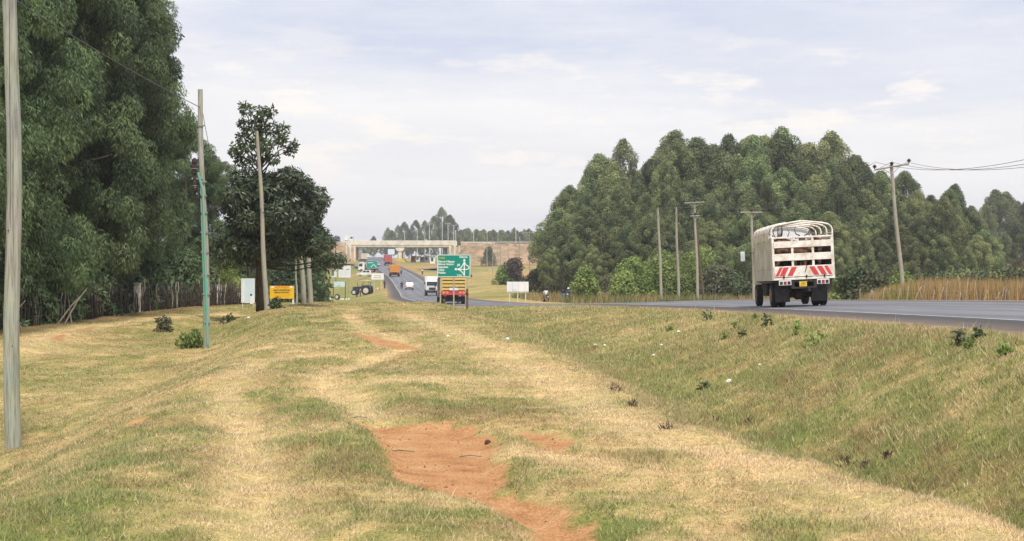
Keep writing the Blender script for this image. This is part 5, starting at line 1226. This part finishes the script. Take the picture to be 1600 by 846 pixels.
def tractor():
    y = 288.0; x = onroad(570, y); t = thing('tractor', 'dark blue tractor with pale canopy parked on the grass by the highway', 'tractor', (x, y, float(ground(x, y))), math.radians(80)); t.scale = (1.12, 1.12, 1.12)
    M_T = plain('dark blue tractor paint', (0.025, 0.035, 0.07), 0.4)
    B().prism([(.2, .75), (2.0, .75), (2.05, 1.25), (1.9, 1.4), (.2, 1.5)], 'x', -.32, .32).build('bonnet', M_T, t, .05); B().box(-.25, .25, -.9, .4, .5, .95).build('gearbox', M_CHAS, t, .04)
    for s in (-1, 1):
        w_ = wheel(t, s * .85, -.45, .78, .42, M_RIMW, s); wheel(t, s * .72, 1.65, .48, .26, M_RIMW, s)
        B().prism([(-1.15, 1.15), (-.95, 1.5), (-.1, 1.6), (.1, 1.3), (.05, 1.5), (-.1, 1.68), (-1.0, 1.58), (-1.25, 1.2)], 'x', s * .85 - .24, s * .85 + .24).build('mudguard', M_T, t)
        for yy in (-.85, .3): B().tube([(s * .55, yy, 1.5), (s * .55, yy, 2.35)], .03, 6).build('canopy_post', M_CHAS, t)
    B().box(-.25, .25, -.75, -.25, 1.1, 1.2).build('seat', M_BLACK, t, .03); B().box(-.25, .25, -.8, -.72, 1.2, 1.55).build('seat_back', M_BLACK, t, .03)
    B().prism([(-1.2, 2.33), (.85, 2.40), (.85, 2.46), (-.2, 2.52), (-1.2, 2.41)], 'x', -.72, .72).build('canopy', plain('pale canopy', (0.55, 0.46, 0.36), 0.7), t, .03)
    B().tube([(0.15, 1.3, 1.4), (0.15, 1.3, 2.1)], .04, 8).build('exhaust_pipe', M_CHAS, t); B().lathe([(0, .18), (.03, .18)], (0, .35, 1.55), 'y', 16).build('steering_wheel', M_BLACK, t)
tractor()
D_ = MATS['dark trousers']
person('person in dark blue standing at the front of the tractor', onroad(557.5, 285), 285, 1.0, plain('navy shirt', (0.03, 0.04, 0.09), 0.8), D_)
person('person in pale pink shirt standing by the tractor wheel', onroad(563, 283), 283, -1.4, plain('pink shirt', (0.55, 0.30, 0.28), 0.8), D_)
person('lone dark dressed person standing beside the low blue sign', onroad(504, 285), 285, 0.6, plain('dark green shirt', (0.03, 0.05, 0.04), 0.8), D_)
person('person in black walking between the tractor and the highway', onroad(601, 310), 310, 2.5, MATS['dark jacket'], D_)
person('person in dark top and yellow skirt on the grass behind the lorry', onroad(736, 330), 330, 0.4, MATS['dark jacket'], plain('yellow cloth', (0.6, 0.42, 0.12), 0.8))
person('person in red brown cloth seated on the field near the thin poles', onroad(779, 340), 340, 0.4, plain('red brown cloth', (0.22, 0.08, 0.05), 0.8), D_, 'stand', None, 0.8)
person('cyclist in white shirt riding along the far road edge', onroad(853, 176), 176, 0.3, M_WHITE, plain('grey trousers', (0.22, 0.21, 0.2), 0.8), 'sit'); motorbike('light framed cycle under the cyclist in white', onroad(853, 176), 176.2, 0.3, M_SILV)
person('person in navy top and light jeans beside the motorcycle', onroad(880, 174), 174, 0.1, plain('deep navy top', (0.015, 0.02, 0.06), 0.8), plain('light jeans', (0.18, 0.25, 0.33), 0.8))
motorbike('red and white motorcycle at the far road edge', onroad(888, 173), 173.2, math.pi - 0.2, plain('red tank paint', (0.45, 0.12, 0.1), 0.4)); person('motorcycle rider in blue jacket and white cap facing the camera', onroad(888, 173), 173.2, math.pi - 0.2, plain('blue jacket', (0.03, 0.05, 0.12), 0.8), D_, 'sit', hat=M_WHITE)
xs_, ys_ = onroad(374, 118), 118.0
person('person in yellow and white jacket sitting by the pale billboard', xs_, ys_, 2.9, plain('yellow white jacket', (0.70, 0.55, 0.25), 0.7, dirt=(0.7, 0.68, 0.62), scale=9), D_, 'sit', float(ground(xs_, ys_)) - 0.33)
st = B().tube([(xs_, ys_, float(ground(xs_, ys_)) - 0.1), (xs_, ys_, float(ground(xs_, ys_)) + 0.40)], [.2, .18], 10).build('tree_stump', BARK_D); tag(st, 'low dark tree stump used as a seat by the pale billboard', 'stump')

# ------------------------------------------------------------------ signs
M_SIGNW = plain('white sign face', (0.78, 0.79, 0.80), 0.5, var=0.05, scale=1.5); M_SIGNB = plain('pale blue sign face', (0.50, 0.66, 0.76), 0.5, var=0.12, scale=1.2, dirt=(0.70, 0.74, 0.78)); M_TEAL = plain('teal print', (0.30, 0.52, 0.50), 0.5)
M_SY = plain('bright yellow sign face', (0.80, 0.48, 0.02), 0.5, var=0.05); M_SO = plain('orange sign heading', (0.75, 0.30, 0.03), 0.5)
def board(label, px0, px1, py0, py1, d, mat, legs, legm=M_STEEL, frame=None, rotz=0.0, group=None, leg_w=.05, back=0.04):
    xa, _, zt = at(px0, py0, d); xb, _, zb = at(px1, py1, d); xc = (xa + xb) / 2; g = float(ground(xc, d)); w = xb - xa
    t = thing('sign_board', label, 'sign', (xc, d, g), rotz, group)
    p = B().box(-w / 2, w / 2, -back / 2, back / 2, zb - g, zt - g).build('panel', mat, t, .004)
    for f_ in legs: B().box(f_ * w - leg_w / 2, f_ * w + leg_w / 2, back / 2 + .002, back / 2 + leg_w, -.3, zt - g - .02).build('leg', legm, t)
    if frame:
        for (a, b_, c, e) in ((-w / 2 - .03, w / 2 + .03, zt - g, zt - g + .05), (-w / 2 - .03, w / 2 + .03, zb - g - .05, zb - g), (-w / 2 - .05, -w / 2, zb - g - .05, zt - g + .05), (w / 2, w / 2 + .05, zb - g - .05, zt - g + .05)): B().box(a, b_, -back / 2 - .004, back / 2, c, e).build('frame', frame, t)
    return t, w, zt - g, zb - g, p
def ribbon(parent, pts, w, mat, y, name='route_line'):
    b = B(); P = [Vector((p[0], 0, p[1])) for p in pts]; vs = []
    for i, q in enumerate(P):
        tt = (P[min(i + 1, len(P) - 1)] - P[max(i - 1, 0)]).normalized(); n_ = Vector((-tt.z, 0, tt.x)) * w / 2
        for yy in (y, y + .004): vs += [(q.x + n_.x, yy, q.z + n_.z), (q.x - n_.x, yy, q.z - n_.z)]
    fs = []
    for i in range(len(P) - 1):
        a = 4 * i; fs += [(a, a + 1, a + 5, a + 4), (a + 2, a + 6, a + 7, a + 3), (a, a + 4, a + 6, a + 2), (a + 1, a + 3, a + 7, a + 5)]
    return b.add(vs, fs).build(name, mat, parent)
def direction_sign():
    d = 114.0; M_L = plain('white reflective lettering', (0.80, 0.84, 0.82), 0.5, var=0.02); M_LY = plain('yellow reflective lettering', (0.42, 0.44, 0.08), 0.5, var=0.02)
    t, w, zt, zb, p = board('large green direction sign with white route diagram on tall posts', 683, 735, 398, 433.5, d, M_TEALS, (-.40, .0, .40), plain('pale sign post', (0.40, 0.36, 0.29), 0.7), leg_w=.10)
    h = zt - zb
    def q(zx, zy): return ((zx - 35) / 975 * w - w / 2, zb + (735 - zy) / 660 * h)
    e = .025
    for (a, b_, c, f_) in ((-w / 2 + .01, w / 2 - .01, zt - .06, zt - .015), (-w / 2 + .01, w / 2 - .01, zb + .015, zb + .06), (-w / 2 + .01, -w / 2 + .055, zb + .06, zt - .06), (w / 2 - .055, w / 2 - .01, zb + .06, zt - .06)): B().box(a, b_, -e, -.021, c, f_).build('border', M_L, p)
    for s_, zx, zy, sz, m_ in (('D483', 75, 205, .23, M_LY), ('Eldoret', 690, 172, .21, M_L), ('Eldoret S-Bypass', 60, 305, .215, M_L), ('Eldoret Airport', 60, 382, .215, M_L), ('Kapsabet', 60, 465, .215, M_L), ('Kitale', 60, 547, .215, M_L), ('Malaba', 60, 630, .215, M_L), ('2 km', 620, 695, .18, M_L)):
        a, b_ = q(zx, zy); text(s_, sz, m_, p, (a, -.026, b_), xs=0.86 if len(s_) > 12 else 0.95, bold=0.006)
    ribbon(p, [q(832, 695), q(832, 240)], .085, M_L, -.027); ribbon(p, [q(832, 270), q(800, 360), q(740, 450), q(670, 490), q(590, 503)], .07, M_L, -.029)
    ribbon(p, [q(590, 503), q(900, 507), q(950, 490), q(972, 455), q(950, 420), q(880, 375), q(840, 300)], .07, M_L, -.031); ribbon(p, [q(640, 508), q(720, 540), q(790, 610), q(832, 690)], .07, M_L, -.033)
    B().prism([q(785, 262), q(832, 190), q(878, 262)], 'y', -.037, -.033).build('arrow_head', M_L, p); B().prism([q(535, 502), q(600, 455), q(600, 550)], 'y', -.037, -.033).build('arrow_head', M_L, p)
    ribbon(p, [q(620, 420), q(700, 345)], .06, M_L, -.027, 'aeroplane_symbol'); ribbon(p, [q(625, 350), q(710, 410)], .05, M_L, -.029, 'aeroplane_symbol')
direction_sign()
t, w, zt, zb, p = board('small green direction sign beside the white cabbed lorry', 573, 589.5, 408, 419.5, 418, M_TEALS, (-.35, .35), frame=M_WHITE)
ribbon(p, [(-w * .1, zb + .3), (w * .15, zt - .9), (w * .42, zb + .25)], .22, M_WHITE, -.03); ribbon(p, [(-w * .4, zt - .5), (w * .1, zt - .5)], .14, M_WHITE, -.03)
t, w, zt, zb, p = board('yellow school sign with black lettering on low white legs', 421.5, 459.5, 447, 467, 112, M_SY, (-.46, .46), M_WHITE, leg_w=.12)
B().box(-w * .28, w * .28, -.03, -.021, zt - .16, zt - .01).build('heading_band', M_SO, p)
for sg in (-1, 1): B().box(sg * w * .38 - .09, sg * w * .38 + .09, -.03, -.021, zt - .15, zt - .02).build('crest', M_SIGNW, p)
text('GATI HOUSTON', .165, M_INK, p, (0, -.03, zb + .56), align='CENTER', bold=.005); text('SENIOR SCHOOL', .14, M_INK, p, (0, -.03, zb + .40), align='CENTER', bold=.004)
for k, ww in enumerate((.30, .34)): B().box(-ww * w, ww * w, -.027, -.021, zb + .14 + k * .11, zb + .165 + k * .11).build('small_print', M_SO, p)
t, w, zt, zb, p = board('tall pale blue and white billboard beside the broadleaf tree', 378, 397, 436.5, 472.5, 104, M_SIGNB, (-.46, .46), M_WHITE, frame=M_SIGNW, rotz=-0.06)
B().box(-w * .48, -w * .28, -.03, -.021, zb + .02, zt - .02).build('white_margin', M_SIGNW, p); B().box(w * .18, w * .47, -.045, -.022, zb - .12, zb + .42).build('notice_sheet', M_SIGNW, p); B().box(w * .2, w * .34, -.05, -.046, zb + .42, zb + .56).build('dark_mark', M_INK, p)
t, w, zt, zb, p = board('narrow white notice board behind the leaning bare pole', 400.5, 406.5, 446, 462.5, 98, M_SIGNW, (0,), M_WHITE)
t, w, zt, zb, p = board('wide white board on three legs beyond the highway edge', 792, 826, 440.5, 456, 166, M_SIGNW, (-.38, 0.0, .36), plain('cream leg', (0.6, 0.55, 0.45), 0.7), leg_w=.11)
for k in (-.25, .02, .34): B().box(k * w - .015, k * w + .015, -.03, -.021, zb, zt).build('sheet_joint', plain('grey joint', (0.45, 0.5, 0.52), 0.6), p)
B().box(-.25 * w, -.03 * w, -.03, -.021, zb + .02, zb + .35).build('white_patch', M_WHITE, p); B().box(-w / 2, w / 2, -.03, -.021, zb - .10, zb - .04).build('lower_rail', MATS['cream leg'], p)
t, w, zt, zb, p = board('large square white board covered in faint print', 529, 548, 415.5, 434, 310, M_SIGNW, (-.3, .3)); B().box(.1 * w, .4 * w, -.03, -.021, zt - .85, zt - .65).build('dark_print', plain('grey print', (0.3, 0.32, 0.35), 0.6), p)
for k in range(5): B().box(-.38 * w + k * .16 * w, -.32 * w + k * .16 * w, -.03, -.021, zb + .4, zb + 1.4).build('faint_print', plain('faint lilac print', (0.66, 0.67, 0.74), 0.6), p)
t, w, zt, zb, p = board('narrow white board with dark picture beside the large square board', 518.5, 526, 420, 433.5, 312, M_SIGNW, (0,)); B().box(-w / 2, -w * .05, -.03, -.021, zb + .3, zt - .2).build('dark_picture', plain('dark green picture', (0.10, 0.14, 0.13), 0.6), p)
t, w, zt, zb, p = board('low pale blue sign on two black legs', 521, 539, 440.5, 448.5, 280, plain('pale turquoise sign face', (0.42, 0.58, 0.58), 0.5, dirt=(0.6, 0.68, 0.68), scale=1.5), (-.52, .52), M_BLACK, leg_w=.12); B().box(-.2 * w, .1 * w, -.03, -.021, zb + .08, zb + .35).build('teal_motif', M_TEAL, p)
t, w, zt, zb, p = board('white two line notice on legs beside the highway edge', 580.5, 599.5, 427.5, 437, 300, M_SIGNW, (-.3, .3), M_WHITE, frame=plain('thin yellowish frame', (0.6, 0.55, 0.4), 0.6))
for k, ww in enumerate((.34, .28)): B().box(-ww * w, ww * w, -.03, -.021, zb + .3 + k * .38, zb + .42 + k * .38).build('print_line', plain('ochre print', (0.45, 0.35, 0.15), 0.6), p)
t, w, zt, zb, p = board('pale blue sign standing under the bridge deck', 606, 616.5, 389.5, 398, 600, M_SIGNB, (-.3, .3), M_WHITE); B().box(-.02, .02, -.04, -.021, zb, zt).build('joint', M_WHITE, p)

# marker posts, cone, tyre, stall and small roadside things
for px, py, d, h, m_, lab in ((651, 476, 112, .62, plain('red brown marker', (0.30, 0.09, 0.05), 0.8), 'short red brown marker post on the bank by the sandy edge'), (694, 484, 110, .85, M_POLE_B, 'short dark wooden stump beside the green road sign post'), (730, 482, 109, 1.5, M_POLE_B, 'brown wooden post behind the far leg of the green road sign')):
    x = (px - 800) / FPX * d; t = thing('marker_post', lab, 'post', (x, d, float(ground(x, d)))); B().box(-.08, .08, -.08, .08, -.1, h).build('shaft', m_, t, .015); B().box(-.085, .085, -.085, .085, h * .7, h * .8).build('band', M_RED if px == 651 else M_CHAS, t)
x, d = onroad(590, 300), 300.0; t = thing('traffic_cone', 'orange and white marker cone by the highway edge', 'cone', (x, d, float(ground(x, d)))); B().box(-.25, .25, -.25, .25, 0, .05).build('base', M_ORANGE, t); B().lathe([(.05, .2), (.4, .14), (1.0, .05)], (0, 0, 0), 'z', 12).build('cone_body', M_ORANGE, t); B().lathe([(.4, .145), (.65, .11)], (0, 0, 0), 'z', 12).build('white_band', M_WHITE, t)
x, d = onroad(527, 275), 275.0; t = thing('old_tyre', 'black tyre standing upright on the grass below the low blue sign', 'tyre', (x, d, float(ground(x, d)))); wheel(t, 0, 0, .5, .3, M_RIMW, -1).rotation_euler = (0, 0, 1.2)
for k, px in enumerate((516, 533, 536, 541, 545)):
    x = onroad(px, 276); o = B().hexa([(-.2, -.15, 0), (.2, -.15, 0), (.2, .15, 0), (-.2, .15, 0), (-.14, -.1, .25), (.12, -.12, .3), (.14, .1, .28), (-.1, .12, .22)]).build('white_stone', M_WHITE, None, .03, loc=(x, 276, float(ground(x, 276)) - .03)); tag(o, 'whitewashed stone in the row beside the upright tyre', 'stone', 'whitewashed stones by the upright tyre')
x, d = onroad(478, 170), 170.0; t = thing('roadside_stall', 'small dark timber stall with flat roof behind the stout poles', 'stall', (x, d, float(ground(x, d)))); B().box(-1.55, 1.5, -.8, .8, 1.45, 1.62).build('roof', plain('dark roof sheet', (0.05, 0.045, 0.045), 0.8), t)
for a, b_ in ((-1.4, -.7), (1.3, -.7), (-1.4, .7), (1.3, .7), (0, -.7)): B().tube([(a, b_, -.1), (a, b_, 1.45)], .05, 6).build('post', M_POLE_B, t)
for k in range(3): B().box(.6, 1.25, -.74, -.70, .3 + k * .35, .42 + k * .35).build('shelf', M_POLE_B, t)
car('pickup_car', 'white car parked beside the dark timber stall', onroad(463, 190), 190, math.radians(75), M_SILV, 3.9, 1.7, 1.5)
# kiosks under and beyond the bridge
for k, (px, d, h, m_) in enumerate(((646, 640, 2.4, M_REDBODY), (653, 650, 2.2, M_WHITE), (660, 645, 2.0, plain('grey kiosk', (0.4, 0.42, 0.44), 0.7)), (667, 640, 2.6, M_WHITE), (676, 600, 2.7, M_WHITE), (688, 560, 2.5, plain('pale kiosk', (0.6, 0.56, 0.52), 0.7)))):
    x = onroad(px, d); t = thing('kiosk', ('faded red', 'small white', 'grey metal', 'tall white', 'open fronted white', 'pale tan')[k] + ' roadside kiosk seen under the bridge', 'kiosk', (x, d, float(ground(x, d)))); B().box(-1, 1, -.8, .8, -.1, h).build('walls', m_, t, .03); B().prism([(-1.2, h), (1.2, h), (1.2, h + .12), (-1.2, h + .3)], 'y', -1.1, 1.0).build('roof', M_STEEL, t); B().box(-.6, .3, -.83, -.801, .9, h - .4).build('hatch', M_INK, t)

# ------------------------------------------------------------------ weeds, tufts, litter on the banks
def ray_ground(px, py, y0=6.0, y1=200.0):
    ys = np.geomspace(y0, y1, 3000); xs = (px - 800) / FPX * ys; zs = EYE + (430 - py) / FPX * ys
    below = np.nonzero(ground(xs, ys) >= zs)[0]
    i = below[0] if len(below) else len(ys) - 1
    return float(xs[i]), float(ys[i])
for i, (px, py, hp, wp) in enumerate(((1197, 512, 17, 24), (1148, 515, 12, 14), (1132, 530, 10, 14), (1160, 527, 10, 12), (1245, 524, 20, 9), (1274, 540, 20, 26), (1105, 501, 13, 14), (1181, 500, 8, 8), (1570, 556, 18, 22), (1530, 530, 16, 16), (1515, 545, 10, 12), (1048, 517, 8, 16), (1100, 610, 10, 14))):
    x, y = ray_ground(px, py); s = y / FPX
    bush('weed', 'leafy green weed growing on the grassy road embankment', 'weed', x, y, hp * s * 1.35, wp * s * 1.3, F_LIGHT if i % 3 else F_MID, 500 + i, 70, 0.10, 0.05, 'green weeds on the road embankment', 0.0, 5, 8, low=0.12)
x, y = ray_ground(1500, 540); bush('weed', 'tall wilted brown weed on the road embankment', 'weed', x, y, 34 * y / FPX, 24 * y / FPX, F_GREY, 540, 30, 0.13, 0.05, None, 0.9, 6, 9)
for i, (px, py, hp, wp) in enumerate(((1386, 718, 14, 18), (1320, 730, 16, 22), (1352, 733, 15, 18), (1170, 664, 12, 14), (960, 612, 12, 24), (988, 636, 9, 18), (1120, 662, 12, 20), (1042, 672, 8, 26))):
    x, y = ray_ground(px, py); s = y / FPX
    bush('dead_tuft', 'dark dead grass tuft in the ditch bottom', 'tuft', x, y, max(.06, hp * s), wp * s, F_PURP, 560 + i, 26, 0.09, 0.012, 'dead tufts in the ditch', -1.2, 4, 6, low=0.05)
random.seed(11)
for i, (px, py, w) in enumerate(((1139, 599, 14), (793, 532, 9), (930, 541, 8), (945, 541, 6), (1021, 557, 8), (1060, 520, 7), (1033, 541, 7), (1187, 572, 6), (700, 527, 6), (388, 498, 6), (352, 503, 6))):
    x, y = ray_ground(px, py); s = w * y / FPX * 0.8; b = B(); n_ = 14; vs = [(0, 0, s * .45)]; 
    for k in range(n_):
        a = k / n_ * 6.283; rr = s * .5 * random.uniform(.7, 1.15); vs.append((rr * math.cos(a), rr * math.sin(a) * .8, s * random.uniform(0, .12)))
    for k in range(n_):
        a = k / n_ * 6.283; rr = s * .32 * random.uniform(.7, 1.1); vs.append((rr * math.cos(a), rr * math.sin(a) * .8, s * random.uniform(.22, .42)))
    fs = [(1 + k, 1 + (k + 1) % n_, 1 + n_ + (k + 1) % n_, 1 + n_ + k) for k in range(n_)] + [(1 + n_ + k, 1 + n_ + (k + 1) % n_, 0) for k in range(n_)]
    o = b.add(vs, fs).build('plastic_bag' if i == 0 else 'litter', plain('white plastic', (0.80, 0.80, 0.82), 0.4), None, loc=(x, y, float(ground(x, y)) + .015))
    tag(o, 'crumpled white plastic bag lying on the embankment slope' if i == 0 else 'small scrap of white litter on the grass', 'litter', None if i == 0 else 'scraps of white litter')
def crumbs():
    n = 380; r = np.random.default_rng(5); P = np.array(DIRT_POLY); x = P[:, 0].min() + np.ptp(P[:, 0]) * r.random(n * 4); y = 6 + 13 * r.random(n * 4)
    k = dirtness(x, y) > 0.42; x, y = x[k][:n], y[k][:n]; n = len(x); s_ = 0.004 + 0.014 * r.random(n) ** 3
    base = np.array([[-1, -1, 0], [1, -1, 0], [1, 1, 0], [-1, 1, 0], [0, 0, 1.3]], float)
    v = base[None] * s_[:, None, None] * (0.7 + 0.6 * r.random((n, 5, 3))) + np.stack([x, y, ground(x, y) - 0.002], 1)[:, None, :]
    f = np.array([[0, 1, 4], [1, 2, 4], [2, 3, 4], [3, 0, 4]])[None] + (np.arange(n) * 5)[:, None, None]
    o = link('soil_crumbs', np_mesh('soil_crumbs', v.reshape(-1, 3), f.reshape(-1, 3)), plain('dark soil crumb', (0.20, 0.095, 0.055), 0.95, var=0.4)); tag(o, 'small dark crumbs of soil strewn over the bare red patch', 'soil', None, 'stuff')
crumbs()
x, y = ray_ground(762, 694); o = B().lathe([(0, .022), (.015, .036), (.035, .033), (.052, .014)], (0, 0, 0), 'z', 9).build('clod', plain('dark soil clod', (0.09, 0.04, 0.025), 0.95, bump=0.6, scale=30), None, loc=(x, y, float(ground(x, y)) - .01)); tag(o, 'dark lump of soil at the edge of the bare red patch', 'clod')
for i, (px, py, l_) in enumerate(((622, 708, .32), (735, 716, .22), (560, 655, .2))):
    x, y = ray_ground(px, py); z = float(ground(x, y)) + .012; o = B().tube([(x - l_ / 2, y, z), (x, y + .03, z + .012), (x + l_ / 2, y + .02, z)], [.006, .007, .004], 6).build('twig', BARK); tag(o, 'dry twig lying on the bare red soil', 'twig', 'twigs on the bare red soil')

# ------------------------------------------------------------------ haze
hb = B().box(-1700, 1700, -70, 2450, -6, 60).build('haze', None) if False else None
me = B().box(-1750, 1750, -75, 2480, -7, 62).mesh('haze')
hz = link('haze', me); hz['kind'] = 'stuff'; tag(hz, 'thin pale haze hanging over the whole valley', 'haze')
m = bpy.data.materials.new('haze'); m.use_nodes = True; m.node_tree.nodes.clear()
vo = m.node_tree.nodes.new('ShaderNodeVolumePrincipled'); ou = m.node_tree.nodes.new('ShaderNodeOutputMaterial')
vo.inputs['Color'].default_value = (0.90, 0.93, 1.0, 1); vo.inputs['Density'].default_value = 0.00028; vo.inputs['Anisotropy'].default_value = 0.2
m.node_tree.links.new(vo.outputs[0], ou.inputs['Volume']); me.materials.append(m)
